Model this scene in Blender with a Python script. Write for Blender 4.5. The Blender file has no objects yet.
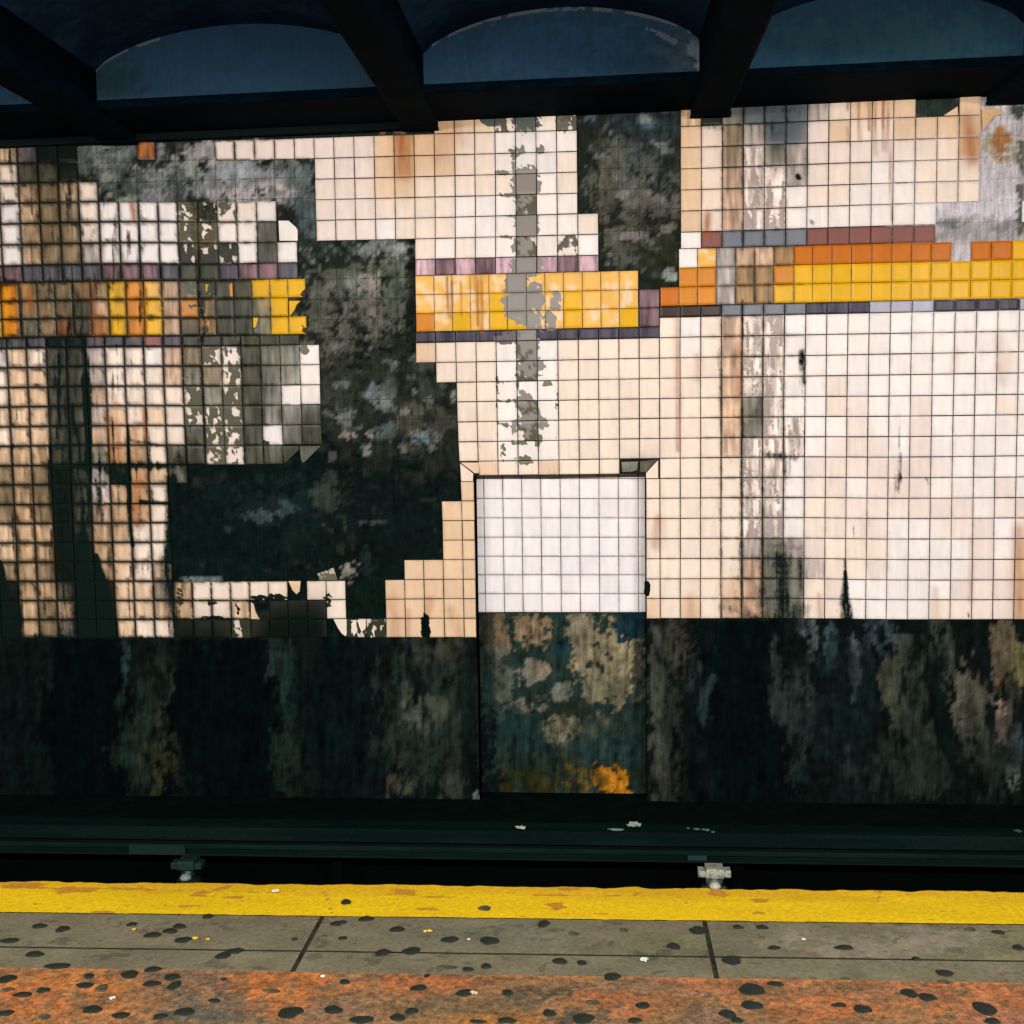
import bpy, math
import numpy as np
from mathutils import Matrix, Vector

# ------------------------------------------------------------------ camera, world, lights, exposure
SC = bpy.context.scene
COL = SC.collection
F = 1155.497; YAW, PITCH, ROLL = -0.0728776, 0.0812661, -0.0134826
CAM = np.array([3.30684, -6.38281, 1.5])
P = 0.111; Z0 = 1.931473            # tile pitch, height of tile row line 0

def basis():
    cy, sy = math.cos(YAW), math.sin(YAW); cp, sp = math.cos(PITCH), math.sin(PITCH)
    fwd = np.array([sy*cp, cy*cp, -sp]); r0 = np.array([cy, -sy, 0.0]); u0 = np.cross(r0, fwd)
    r = math.cos(ROLL)*r0 + math.sin(ROLL)*u0; u = -math.sin(ROLL)*r0 + math.cos(ROLL)*u0
    return r, u, fwd
CR, CU, CF = basis()
cd = bpy.data.cameras.new('camera'); cam = bpy.data.objects.new('camera', cd); COL.objects.link(cam)
cd.sensor_width = 36; cd.lens = F/1024*36; cd.clip_end = 100
m = Matrix.Identity(4)
for k in range(3):
    m[k][0] = CR[k]; m[k][1] = CU[k]; m[k][2] = -CF[k]; m[k][3] = CAM[k]
cam.matrix_world = m
SC.camera = cam
SC.view_settings.view_transform = 'Standard'; SC.view_settings.look = 'None'
SC.view_settings.gamma = 1; SC.view_settings.use_curve_mapping = False
SC.view_settings.exposure = 0.50
W = bpy.data.worlds.new('world'); SC.world = W; W.use_nodes = True
W.node_tree.nodes['Background'].inputs[0].default_value = (0.8, 0.92, 1.0, 1)
W.node_tree.nodes['Background'].inputs[1].default_value = 0.12
LAMPS = [(-1.9, 150), (0.45, 150), (2.8, 150), (5.15, 170), (7.5, 190)]   # x of each platform tube, watts
LAMP_Y, LAMP_Z = -7.7, 2.86
for lx, e in LAMPS:
    ld = bpy.data.lights.new('tube_lamp', 'AREA'); ld.shape = 'RECTANGLE'; ld.size = 1.25; ld.size_y = 0.12
    ld.energy = e; ld.color = (1.0, 0.985, 0.965)
    lo = bpy.data.objects.new('tube_lamp', ld); COL.objects.link(lo)
    lo.location = (lx, LAMP_Y, LAMP_Z); lo.rotation_euler = (math.radians(48), 0, 0)

# ------------------------------------------------------------------ helpers
def to_px(x, y, z):
    dx, dy, dz = x-CAM[0], y-CAM[1], z-CAM[2]
    zc = dx*CF[0]+dy*CF[1]+dz*CF[2]
    return 512+F*(dx*CR[0]+dy*CR[1]+dz*CR[2])/zc, 512-F*(dx*CU[0]+dy*CU[1]+dz*CU[2])/zc
def from_px(px, py, axis, val):
    d = CF + CR*(px-512)/F - CU*(py-512)/F
    return CAM + d*((val-CAM[axis])/d[axis])
def wall(px, py, y=0.0):
    c = from_px(px, py, 1, y); return c[0], c[2]
def floor_pt(px, py):
    c = from_px(px, py, 2, 0.0); return c[0], c[1]

_rs = np.random.RandomState(7); _T = _rs.rand(256, 256)
def vn(x, y, s=0):
    x = np.asarray(x, float)+s*17.31; y = np.asarray(y, float)+s*9.77
    xi = np.floor(x).astype(int); yi = np.floor(y).astype(int); fx = x-xi; fy = y-yi
    fx = fx*fx*(3-2*fx); fy = fy*fy*(3-2*fy)
    a = _T[xi % 256, yi % 256]; b = _T[(xi+1) % 256, yi % 256]; c = _T[xi % 256, (yi+1) % 256]; d = _T[(xi+1) % 256, (yi+1) % 256]
    return (a*(1-fx)+b*fx)*(1-fy)+(c*(1-fx)+d*fx)*fy
def fbm(x, y, s=0, o=4):
    r = 0; a = 0.5; t = 0
    for k in range(o):
        r = r+a*vn(x*2**k, y*2**k, s+k*3); t += a; a *= .55
    return r/t
def sstep(a, b, x):
    t = np.clip((x-a)/(b-a), 0, 1); return t*t*(3-2*t)
def lin(c):
    c = np.asarray(c, float)/255.0
    return np.where(c <= .04045, c/12.92, ((c+.055)/1.055)**2.4)
ALB = 0.80; FALB = 0.66

def set_attr(me, name, arr, kind='FLOAT_COLOR'):
    a = me.attributes.new(name, kind, 'POINT')
    if kind == 'FLOAT_COLOR':
        arr = np.concatenate([arr, np.ones((len(arr), 1))], 1)
        a.data.foreach_set('color', arr.astype(np.float32).ravel())
    else:
        a.data.foreach_set('vector', arr.astype(np.float32).ravel())
def mesh_obj(name, v, f, mat=None, parent=None, smooth=False):
    me = bpy.data.meshes.new(name)
    me.from_pydata([tuple(map(float, q)) for q in v], [], [tuple(int(k) for k in q) for q in f])
    me.update()
    if mat: me.materials.append(mat)
    if smooth: me.polygons.foreach_set('use_smooth', [True]*len(me.polygons))
    o = bpy.data.objects.new(name, me); COL.objects.link(o)
    if parent: o.parent = parent
    return o
def tag(o, label=None, cat=None, group=None, kind=None):
    if label: o['label'] = label
    if cat: o['category'] = cat
    if group: o['group'] = group
    if kind: o['kind'] = kind
    return o
def empty(name, loc):
    o = bpy.data.objects.new(name, None); o.empty_display_size = .1; COL.objects.link(o); o.location = loc; return o
class MB:
    def __init__(s): s.v = []; s.f = []
    def add(s, v, f):
        b = len(s.v); s.v += [tuple(q) for q in v]; s.f += [tuple(k+b for k in q) for q in f]; return s
    def box(s, x0, x1, y0, y1, z0, z1, sk=0.0, bev=0.0):
        # sk: rise in z per metre of x
        if bev <= 0:
            v = [(x, y, z+sk*x) for x in (x0, x1) for y in (y0, y1) for z in (z0, z1)]
            return s.add(v, [(0, 1, 3, 2), (4, 6, 7, 5), (0, 4, 5, 1), (2, 3, 7, 6), (0, 2, 6, 4), (1, 5, 7, 3)])
        prof = [(y0+bev, z0), (y1-bev, z0), (y1, z0+bev), (y1, z1-bev), (y1-bev, z1), (y0+bev, z1), (y0, z1-bev), (y0, z0+bev)]
        return s.prism(prof, x0, x1, sk)
    def prism(s, prof, x0, x1, sk=0.0, bev=0.0):   # (y,z) outline swept along x
        n = len(prof)
        v = [(x0, a, b+sk*x0) for a, b in prof]+[(x1, a, b+sk*x1) for a, b in prof]
        f = [(k, k+n, (k+1) % n+n, (k+1) % n) for k in range(n)]+[tuple(range(n)), tuple(range(2*n-1, n-1, -1))]
        return s.add(v, f)
    def lathe(s, prof, cx, cy, seg=20):            # (r,z) outline turned about a vertical axis
        n = len(prof); v = []; f = []
        for k in range(seg):
            a = 2*math.pi*k/seg
            v += [(cx+r*math.cos(a), cy+r*math.sin(a), z) for r, z in prof]
        for k in range(seg):
            for q in range(n-1):
                f.append((k*n+q, ((k+1) % seg)*n+q, ((k+1) % seg)*n+q+1, k*n+q+1))
        return s.add(v, f)
    def build(s, name, mat, parent=None, smooth=False): 
        return mesh_obj(name, s.v, s.f, mat, parent, smooth)

# ------------------------------------------------------------------ materials
def new_mat(name):
    mt = bpy.data.materials.new(name); mt.use_nodes = True
    nt = mt.node_tree; return mt, nt, nt.nodes['Principled BSDF']
def nd(nt, t, **kw):
    n = nt.nodes.new(t)
    for k, v in kw.items(): setattr(n, k, v)
    return n
def mth(nt, op, a, b=None, c=None, clamp=False):
    n = nt.nodes.new('ShaderNodeMath'); n.operation = op; n.use_clamp = clamp
    for k, x in enumerate((a, b, c)):
        if x is None: continue
        if isinstance(x, (int, float)): n.inputs[k].default_value = x
        else: nt.links.new(x, n.inputs[k])
    return n.outputs[0]
def mixc(nt, f, a, b, mode='MIX'):
    n = nt.nodes.new('ShaderNodeMix'); n.data_type = 'RGBA'; n.blend_type = mode
    for s, x in ((n.inputs[0], f), (n.inputs[6], a), (n.inputs[7], b)):
        if isinstance(x, (int, float)): s.default_value = x
        elif isinstance(x, tuple): s.default_value = x
        else: nt.links.new(x, s)
    return n.outputs[2]
def noise(nt, vec, sc, det=4, rough=.6, stretch=(1, 1, 1)):
    mp = nd(nt, 'ShaderNodeMapping'); mp.inputs[3].default_value = stretch; nt.links.new(vec, mp.inputs[0])
    n = nd(nt, 'ShaderNodeTexNoise'); n.inputs['Scale'].default_value = sc; n.inputs['Detail'].default_value = det
    n.inputs['Roughness'].default_value = rough; nt.links.new(mp.outputs[0], n.inputs['Vector']); return n.outputs[0]
def mrange(nt, x, a, b, c=0, d=1):
    n = nd(nt, 'ShaderNodeMapRange', interpolation_type='SMOOTHSTEP'); nt.links.new(x, n.inputs[0])
    for k, v in enumerate((a, b, c, d)): n.inputs[k+1].default_value = v
    return n.outputs[0]

def painted(name, rough, spec, mott=.16, bump=.0, ghost=False, tint=(.0042, .0098, .0082)):
    """two worn coats (attributes coatA over coatB) with a ragged edge between them, and soot on top"""
    mt, nt, bs = new_mat(name)
    tc = nd(nt, 'ShaderNodeTexCoord').outputs['Object']
    A = nd(nt, 'ShaderNodeAttribute', attribute_name='coatA').outputs['Color']
    B = nd(nt, 'ShaderNodeAttribute', attribute_name='coatB').outputs['Color']
    sp = nd(nt, 'ShaderNodeSeparateXYZ'); nt.links.new(nd(nt, 'ShaderNodeAttribute', attribute_name='wear').outputs['Vector'], sp.inputs[0])
    n1 = noise(nt, tc, 55, 5, .65); n2 = noise(nt, tc, 60, 4, .6, (1, 1, .12)); n3 = noise(nt, tc, 170, 3, .7)
    peel = mrange(nt, mth(nt, 'ADD', sp.outputs[0], mth(nt, 'MULTIPLY', mth(nt, 'SUBTRACT', n1, .5), .8)), .44, .56)
    c = mixc(nt, peel, A, B)
    k = mth(nt, 'ADD', mth(nt, 'MULTIPLY', mth(nt, 'SUBTRACT', n2, .5), mott*3.2), mth(nt, 'MULTIPLY', mth(nt, 'SUBTRACT', n3, .5), mott*2.6))
    k = mth(nt, 'MULTIPLY', k, sp.outputs[2])
    k = mth(nt, 'ADD', k, 1.0)
    hs = nd(nt, 'ShaderNodeVectorMath', operation='SCALE'); nt.links.new(c, hs.inputs[0]); nt.links.new(k, hs.inputs[3]); c = hs.outputs[0]
    so = mth(nt, 'ADD', sp.outputs[1], mth(nt, 'ADD', mth(nt, 'MULTIPLY', mth(nt, 'SUBTRACT', n2, .5), .9), mth(nt, 'MULTIPLY', mth(nt, 'SUBTRACT', n1, .5), .6)))
    soot = mrange(nt, so, .25, .85)
    gate = mrange(nt, sp.outputs[1], .01, .2); soot = mth(nt, 'MULTIPLY', soot, gate)
    c = mixc(nt, soot, c, tint+(1,))
    if ghost:                                       # the imprint of fallen tiles left in the mortar
        sx = nd(nt, 'ShaderNodeSeparateXYZ'); nt.links.new(tc, sx.inputs[0])
        def line(v, off):
            q = mth(nt, 'FRACT', mth(nt, 'ADD', mth(nt, 'DIVIDE', v, P), off)); q = mth(nt, 'ABSOLUTE', mth(nt, 'SUBTRACT', q, .5))
            return mrange(nt, q, .455, .49)
        g = mth(nt, 'MAXIMUM', line(sx.outputs[0], 0), line(sx.outputs[2], -Z0/P-.13+.0))
        G = nd(nt, 'ShaderNodeAttribute', attribute_name='imprint').outputs['Fac']
        g = mth(nt, 'MULTIPLY', mth(nt, 'MULTIPLY', g, G), mrange(nt, n1, .35, .6))
        c = mixc(nt, g, c, (.012, .018, .015, 1))
    nt.links.new(c, bs.inputs['Base Color'])
    nt.links.new(mth(nt, 'ADD', rough, mth(nt, 'MULTIPLY', soot, .35), None, True), bs.inputs['Roughness'])
    nt.links.new(mth(nt, 'MULTIPLY', mth(nt, 'SUBTRACT', 1.0, mth(nt, 'MULTIPLY', soot, .8)), spec), bs.inputs['Specular IOR Level'])
    if bump:
        b = nd(nt, 'ShaderNodeBump'); b.inputs['Strength'].default_value = bump; b.inputs['Distance'].default_value = .01
        nt.links.new(n1, b.inputs['Height']); nt.links.new(b.outputs[0], bs.inputs['Normal'])
    return mt

def plain(name, c, rough=.8, spec=.2, var=.3, sc=20, c2=None, thr=(.45, .6), bump=0.0, stretch=(1, 1, 1), metal=0):
    mt, nt, bs = new_mat(name); tc = nd(nt, 'ShaderNodeTexCoord').outputs['Object']
    n1 = noise(nt, tc, sc, 6, .65, stretch); n2 = noise(nt, tc, sc*6, 3, .7)
    a = tuple(lin(c)*ALB)+(1,)
    b = tuple(lin(c2)*ALB)+(1,) if c2 else a
    col = mixc(nt, mrange(nt, n1, *thr), a, b)
    k = mth(nt, 'ADD', 1.0, mth(nt, 'MULTIPLY', mth(nt, 'SUBTRACT', n2, .5), var*3))
    hs = nd(nt, 'ShaderNodeVectorMath', operation='SCALE'); nt.links.new(col, hs.inputs[0]); nt.links.new(k, hs.inputs[3])
    nt.links.new(hs.outputs[0], bs.inputs['Base Color'])
    bs.inputs['Roughness'].default_value = rough; bs.inputs['Specular IOR Level'].default_value = spec
    bs.inputs['Metallic'].default_value = metal
    if bump:
        bb = nd(nt, 'ShaderNodeBump'); bb.inputs['Strength'].default_value = bump; bb.inputs['Distance'].default_value = .01
        nt.links.new(n2, bb.inputs['Height']); nt.links.new(bb.outputs[0], bs.inputs['Normal'])
    return mt

M_TILE = painted('glazed_tile', .22, .04, mott=.085)
M_SUB = painted('stained_mortar', .9, .03, mott=.36, bump=.6, ghost=True)
M_FLOOR = painted('worn_platform', .85, .08, mott=.3, bump=.15, tint=(.02, .024, .018))

# ------------------------------------------------------------------ measured tile grid (wall plane)
XR, ZR = [], []
def cx_(i, px, py, j):
    x, z = wall(px, py); XR.append((i, j, x-i*P))
def cz_(j, px, py):
    x, z = wall(px, py); ZR.append((x/P, j, z-(Z0-j*P)))
for i, x in zip(range(17), [7, 27.2, 46.6, 66.8, 86, 105.5, 124.5, 144, 163.5, 182.3, 201.6, 222.4, 240.7, 260.5, 280.4, 300, 319.4]): cx_(i, x, 346, 0)
for i, x in zip(range(18), [18.8, 38.1, 57.1, 75.6, 95.8, 115.1, 134.5, 153.5, 173.1, 192.9, 211.5, 230.6, 250, 268.4, 287.8, 307, 326.4, 345.8]): cx_(i, x, 581, 12)
for i, x in zip(range(19, 24), [385.4, 405, 424, 443.7, 463.6]): cx_(i, x, 579.5, 12)
for i, x in zip(range(21, 27), [415.6, 435.8, 456, 475.9, 496.1, 516.3]): cx_(i, x, 341.5, 0)
for i, x in zip(range(26, 35), [518, 538.5, 559.2, 579.1, 599.3, 619.3, 639.7, 659.4, 680.2]): cx_(i, x, 450, 5.6)
for i, z in zip(range(34, 51), [57, 172, 290, 408, 524, 645, 765, 883, 1003]+[v+990 for v in (133, 250, 372, 492, 616, 737, 857, 980)]): cx_(i, 670+z/5.689, 436.5, 5)
for i, x in zip(range(35, 42), [670+v/5.689 for v in (172, 288, 405, 523, 642, 757, 878)]): cx_(i, x, 618.5, 14)
for i, x in zip(range(42, 51), [844+v/5.689 for v in (3, 120, 237, 357, 478, 600, 722, 840, 963)]): cx_(i, x, 618.8, 14)
for i, x in zip(range(0, 9), [.1, 20.2, 40.4, 60, 79.6, 99.3, 119.5, 139, 158.5]): cx_(i, x, 203, -7)
for i, x in zip(range(9, 18), [178.6, 198.3, 218.2, 237.5, 257.6, 277, 297.5, 316.5, 336]): cx_(i, x, 225, -6)
for i, x in zip(range(19, 31), [374.8, 394.5, 414.7, 435, 455, 475.3, 495.2, 516, 536.4, 556.6, 577.3, 598]): cx_(i, x, 160, -9)
for i, x in zip(range(34, 51), [680.5, 701.3, 722, 743, 764, 785.7, 807, 828, 849.3, 871.2, 892.3, 914.3, 936.3, 957.4, 979.4, 1000.4, 1021.5]): cx_(i, x, 178, -8)
for j, y in zip(range(16), [347.5, 367.1, 387, 406.3, 426.2, 445.5, 465.2, 484.4, 504.3, 523.3, 542.6, 561.8, 581.1, 600.4, 619.4, 637.9]): cz_(j, 60, y)
for j, y in zip(range(7), [344.8, 365.4, 385.3, 405.1, 425.2, 445, 464.4]): cz_(j, 280, y)
for j, y in zip((12, 13, 14), (581.1, 600.1, 618.5)): cz_(j, 280, y)
for j, y in zip(range(16), [342, 362.3, 382.5, 401.8, 422, 441.9, 461.4, 481.3, 501, 520.3, 540, 559.3, 578.8, 598.2, 617.9, 637]): cz_(j, 455, y)
for j, y in zip(range(-1, 15), [316.6, 337.1, 357.9, 378.1, 398.3, 418, 438.2, 457.9, 478.1, 498, 518.2, 538.4, 558.5, 578.5, 598.2, 618.2]): cz_(j, 680, y)
for j, y in zip(range(-1, 15), [310.4, 331.2, 351.9, 373, 394.5, 414.7, 435.3, 455.8, 476.9, 497.5, 517.7, 538.4, 559, 579.7, 599.4, 619.1]): cz_(j, 1017, y)
for k, y in enumerate([264.5, 244.3, 223.2, 202.9, 182.7, 162.9, 143]): cz_(-4.13-k, 50, y)
for k, y in enumerate([262.5, 241.8, 221, 200.3, 180, 159.3, 139]): cz_(-4.13-k, 300, y)
for k, y in enumerate([259.1, 238.9, 218.1, 197.5, 176.8, 155.4, 133.4]): cz_(-4.13-k, 440, y)
for k, y in enumerate([256, 235.4, 214.3, 194, 173, 152.7, 132]): cz_(-4.13-k, 560, y)
for k, y in enumerate([232.4, 211.3, 190.2, 169.1, 147.7, 126.6]): cz_(-5.13-k, 690, y)
for k, y in enumerate([225.3, 204.2, 183.3, 161.5, 140.3, 118]): cz_(-5.13-k, 900, y)
for j, y in ((-3.35, 282.6), (-2.42, 300.5), (-1.49, 318.5), (-.56, 337)): cz_(j, 60, y)
for j, y in ((-3.35, 280), (-2.42, 298), (-1.49, 317.3), (-.56, 335.3)): cz_(j, 270, y)
for j, y in ((-3.35, 275.8), (-2.42, 294.8), (-1.49, 313.1), (-.56, 331.9)): cz_(j, 430, y)
for j, y in ((-3.35, 271.8), (-2.42, 290.7), (-1.49, 309.7), (-.56, 328)): cz_(j, 620, y)
for j, y in ((-4.35, 249), (-3.42, 267.2), (-2.49, 286.2), (-1.56, 304.8)): cz_(j, 700, y)
for j, y in ((-4.35, 243), (-3.42, 261.8), (-2.49, 281.5), (-1.56, 300)): cz_(j, 930, y)
XR = np.array(XR); ZR = np.array(ZR)
def warp(i, j):
    i = np.asarray(i, float); j = np.asarray(j, float)
    def res(T, sx, sy):
        w = np.exp(-((i[..., None]-T[:, 0])/sx)**2-((j[..., None]-T[:, 1])/sy)**2)+1e-9
        return (w*T[:, 2]).sum(-1)/(w.sum(-1))
    return i*P+res(XR, 1.2, 5), Z0-j*P+res(ZR, 6, .7)

# ------------------------------------------------------------------ codes for tile glaze
CODE = {'W': (253, 241, 234), 'C': (251, 229, 210), 'H': (247, 226, 214), 'A': (238, 202, 166), 'T': (200, 164, 128), 'e': (196, 160, 132),
        't': (132, 112, 84), 'h': (172, 158, 150), 'g': (112, 112, 98), 'D': (72, 72, 58), 'd': (80, 92, 98), 'K': (12, 24, 20),
        'B': (218, 172, 128), 'O': (222, 138, 34), 'o': (150, 116, 74), 'Y': (238, 180, 14), 'y': (248, 190, 92), 'R': (206, 112, 16),
        'b': (166, 104, 60), 'P': (128, 98, 102), 'Q': (206, 168, 176), 'p': (88, 84, 90), 'N': (72, 66, 80), 'G': (146, 138, 128),
        'E': (142, 92, 84), 'u': (122, 124, 132), 'x': (62, 46, 40), 'v': (186, 180, 196), 'm': (240, 222, 204), 'w': (246, 228, 214),  # v: dark border tile with a white lamp glint painted in
        'n': (226, 210, 190), 's': (240, 220, 206)}
UNDER = {'m': (96, 92, 76), 'w': (96, 94, 80), 'n': (56, 58, 46), 's': (176, 158, 150)}
PEELBASE = {'m': .66, 'w': .5, 'n': .70, 's': .44}

# worn patches of glaze, in the plane of the wall: (x, y, rx, ry, amount, colour under or None)
G_ = (148, 140, 132)
PEEL = [(525, 120, 14, 12, 1, (92, 98, 92)), (492, 121, 12, 5, 1, (92, 98, 92)), (563, 122, 6, 9, 1, (110, 112, 100)), (513, 155, 5, 10, .7, (120, 118, 104)),
        (519, 150, 8, 5, .8, (130, 130, 116)), (540, 150, 6, 5, .8, (130, 130, 116)), (503, 173, 10, 3, .9, (120, 120, 106)), (514, 165, 3, 14, .8, G_),
        (526, 182, 12, 14, 1.2, G_), (507, 195, 10, 2.5, .9, G_), (524, 200, 9, 6, 1, G_), (509, 216, 9, 2, .8, G_), (507, 237, 9, 2, .8, G_),
        (527, 226, 11, 12, 1, G_), (522, 246, 10, 11, 1, G_), (570, 244, 4, 7, .5, G_), (527, 265, 12, 9, 1.4, G_),
        (517, 283, 9, 11, 1.3, G_), (517, 303, 12, 13, 1.4, G_), (532, 297, 10, 12, 1.3, G_), (523, 318, 9, 9, .9, G_), (534, 322, 10, 10, 1, G_), (556, 300, 5, 11, 1, G_), (551, 320, 6, 11, 1, G_),
        (510, 338, 14, 6, 1, (110, 104, 104)), (527, 341, 10, 6, 1.3, G_), (528, 350, 10, 10, 1, G_), (532, 365, 9, 14, 1, G_), (520, 368, 5, 7, .8, G_), (541, 367, 6, 7, .8, G_), (547, 384, 7, 3, .7, (130, 126, 92)),
        (517, 384, 3, 14, .7, (110, 108, 80)), (503, 382, 10, 2.5, .7, (120, 116, 84)), (524, 402, 9, 11, 1, G_), (534, 415, 6, 10, 1, G_), (507, 401, 10, 2.5, .7, (120, 116, 84)),
        (529, 425, 9, 12, 1, G_), (515, 426, 6, 8, .8, G_), (542, 424, 7, 7, .8, G_), (503, 424, 10, 3, .7, (120, 116, 84)), (520, 443, 9, 3, .8, (110, 112, 84)), (538, 440, 5, 8, .8, (120, 120, 90)), (524, 460, 9, 5, .9, (120, 118, 90)),
        (503, 450, 3, 14, .7, (120, 116, 84)), (497, 388, 2.5, 30, .6, (100, 96, 66)), (557, 400, 2, 60, .5, (80, 74, 50)),
        # left panel, bare tile bodies between scraps of glaze
        (195, 215, 6, 14, 1, (70, 60, 40)), (207, 214, 10, 10, .9, (34, 38, 28)), (197, 240, 7, 14, .9, (84, 76, 54)), (211, 238, 9, 14, .7, (100, 82, 58)), (224, 250, 12, 12, .5, (66, 66, 54)),
        (297, 228, 4, 8, .5, (100, 104, 100)),
        # yellow band, left
        (190, 288, 9, 6, .9, (92, 88, 74)), (212, 288, 5, 9, 1.1, (52, 52, 40)), (196, 306, 10, 3, .6, (66, 60, 40)), (203, 308, 3, 10, .9, (40, 40, 30)), (216, 308, 5, 9, .7, (52, 52, 40)),
        (205, 327, 3, 10, .8, (40, 40, 30)),  (304, 293, 4, 4, .9, (60, 44, 20)), (304, 330, 4, 6, .8, (40, 38, 26)),
        (304, 350, 5, 5, 1, (116, 112, 100)),  (265, 443, 10, 3, .6, (60, 60, 50)),
        # shelf row above the floor of the old opening
        (258, 598, 12, 3, .8, (24, 32, 28)), (180, 590, 5, 24, .6, (60, 56, 40)), (212, 618, 12, 3, .8, (20, 28, 24)), (212, 603, 6, 4, .7, (34, 38, 30)), (238, 610, 4, 14, .5, (30, 34, 28)), (276, 598, 12, 4, .9, (24, 32, 28)), (328, 600, 6, 10, .7, (40, 42, 34)),
        (426, 628, 4, 12, 1.3, (10, 20, 18)), (306, 579, 40, 2, .4, (24, 32, 28)), (200, 619, 90, 2.5, .5, (24, 32, 28)),
        (812, 590, 6, 18, .0, None), (647, 588, 3, 8, 1.0, (14, 22, 20)), (649, 605, 0.1, 0.1, 0, None),
        (780, 138, 10, 9, .0, None)]
# soot and water plumes: (x0,y0,x1,y1,half width, amount)
SOOT = [(60, 150, 62, 300, 14, .12), (24, 140, 25, 262, 3, .45), (21, 262, 22, 340, 2.5, .5), (62, 340, 68, 470, 17, .42), (84, 340, 89, 470, 4, .7), (50, 440, 95, 470, 16, .3),
        (52, 466, 172, 466, 5, .75), (106, 468, 124, 480, 9, .75), (68, 470, 80, 640, 20, .55), (78, 540, 88, 640, 16, .85, 22), (96, 556, 106, 640, 3, 1.5, 17), (88, 575, 90, 640, 10, 1.1, 26),
        (1, 562, 7, 640, 2, 1.5, 15), (172, 480, 170, 560, 9, .9), (166, 560, 176, 640, 10, .7), (128, 425, 130, 520, 2.2, .8), (128, 500, 132, 545, 2.2, .9), (128, 440, 165, 446, 3, .6), (142, 502, 170, 503, 2.5, .9),
        (10, 400, 12, 425, 3, .6), (0, 446, 30, 447, 3, .5), (0, 637, 170, 640, 5, .7), (168, 448, 186, 470, 10, .5), (196, 143, 200, 262, 3, .5), (197, 262, 203, 340, 3.5, .6), (186, 270, 190, 275, 12, .35), (104, 335, 106, 345, 14, .3),
        (198, 340, 206, 450, 2.5, .6), (186, 345, 190, 455, 3, .4), (222, 345, 226, 455, 3, .35), (240, 345, 246, 460, 4, .5), (110, 345, 113, 460, 2.5, .45), (145, 350, 150, 470, 2, .45), (138, 260, 140, 320, 2, .35),
        (4, 470, 10, 560, 3, .3), (54, 480, 58, 560, 5, .4), (95, 480, 99, 560, 3, .5), (100, 470, 100, 520, 5, .25),
        # right panel
        (744, 100, 742, 250, 2.4, .55), (764, 105, 762, 250, 2, .45), (786, 110, 784, 250, 2.5, .5), (722, 150, 722, 250, 2, .4), (806, 150, 806, 175, 4, .5), (742, 300, 742, 618, 2.6, .6), (721, 300, 721, 618, 2.2, .55), (763, 320, 762, 618, 2.2, .5), (784, 340, 783, 618, 2.2, .5),
        (801, 352, 804, 382, 5, .75), (803, 330, 803, 470, 1.5, .4), (752, 392, 758, 420, 9, .4), (745, 425, 742, 455, 5, .5), (768, 455, 795, 458, 6, .6), (790, 455, 784, 480, 6, .55), (735, 462, 755, 500, 8, .35), (738, 500, 742, 560, 6, .45),
        (786, 470, 784, 540, 3, .5), (765, 545, 800, 548, 6, .45), (780, 560, 782, 618, 14, .75), (783, 565, 783, 622, 4, .8, 9), (770, 560, 775, 620, 22, .42), (800, 560, 801, 595, 4, .6), (736, 570, 738, 618, 10, .4), (760, 590, 770, 620, 14, .5), (720, 605, 760, 619, 7, .5), (800, 610, 780, 620, 14, .7),
        (717, 480, 716, 530, 3, .35), (718, 350, 718, 400, 3, .4), (845, 560, 846, 580, 3, .6), (845, 572, 846, 622, 2.5, .9, 11), (845, 600, 847, 622, 9, .7, 14), (866, 515, 867, 525, 7, .4), (899, 425, 901, 480, 2, .5), (900, 455, 898, 492, 3, .7), (896, 475, 896, 495, 5, .4), (853, 525, 857, 570, 2, .45),
        (926, 478, 929, 484, 3, .6), (968, 612, 969, 618, 2, .7), (745, 105, 800, 112, 14, .35), (770, 126, 776, 132, 9, .5), (798, 176, 799, 178, 3.5, 1.1), (811, 221, 813, 223, 4, .6), (700, 125, 722, 128, 6, .5),
        (657, 520, 660, 540, 3, .3), (659, 320, 659, 455, 1, .3), (574, 240, 573, 250, 2, .4), (503, 330, 512, 336, 5, .3)]
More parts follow.
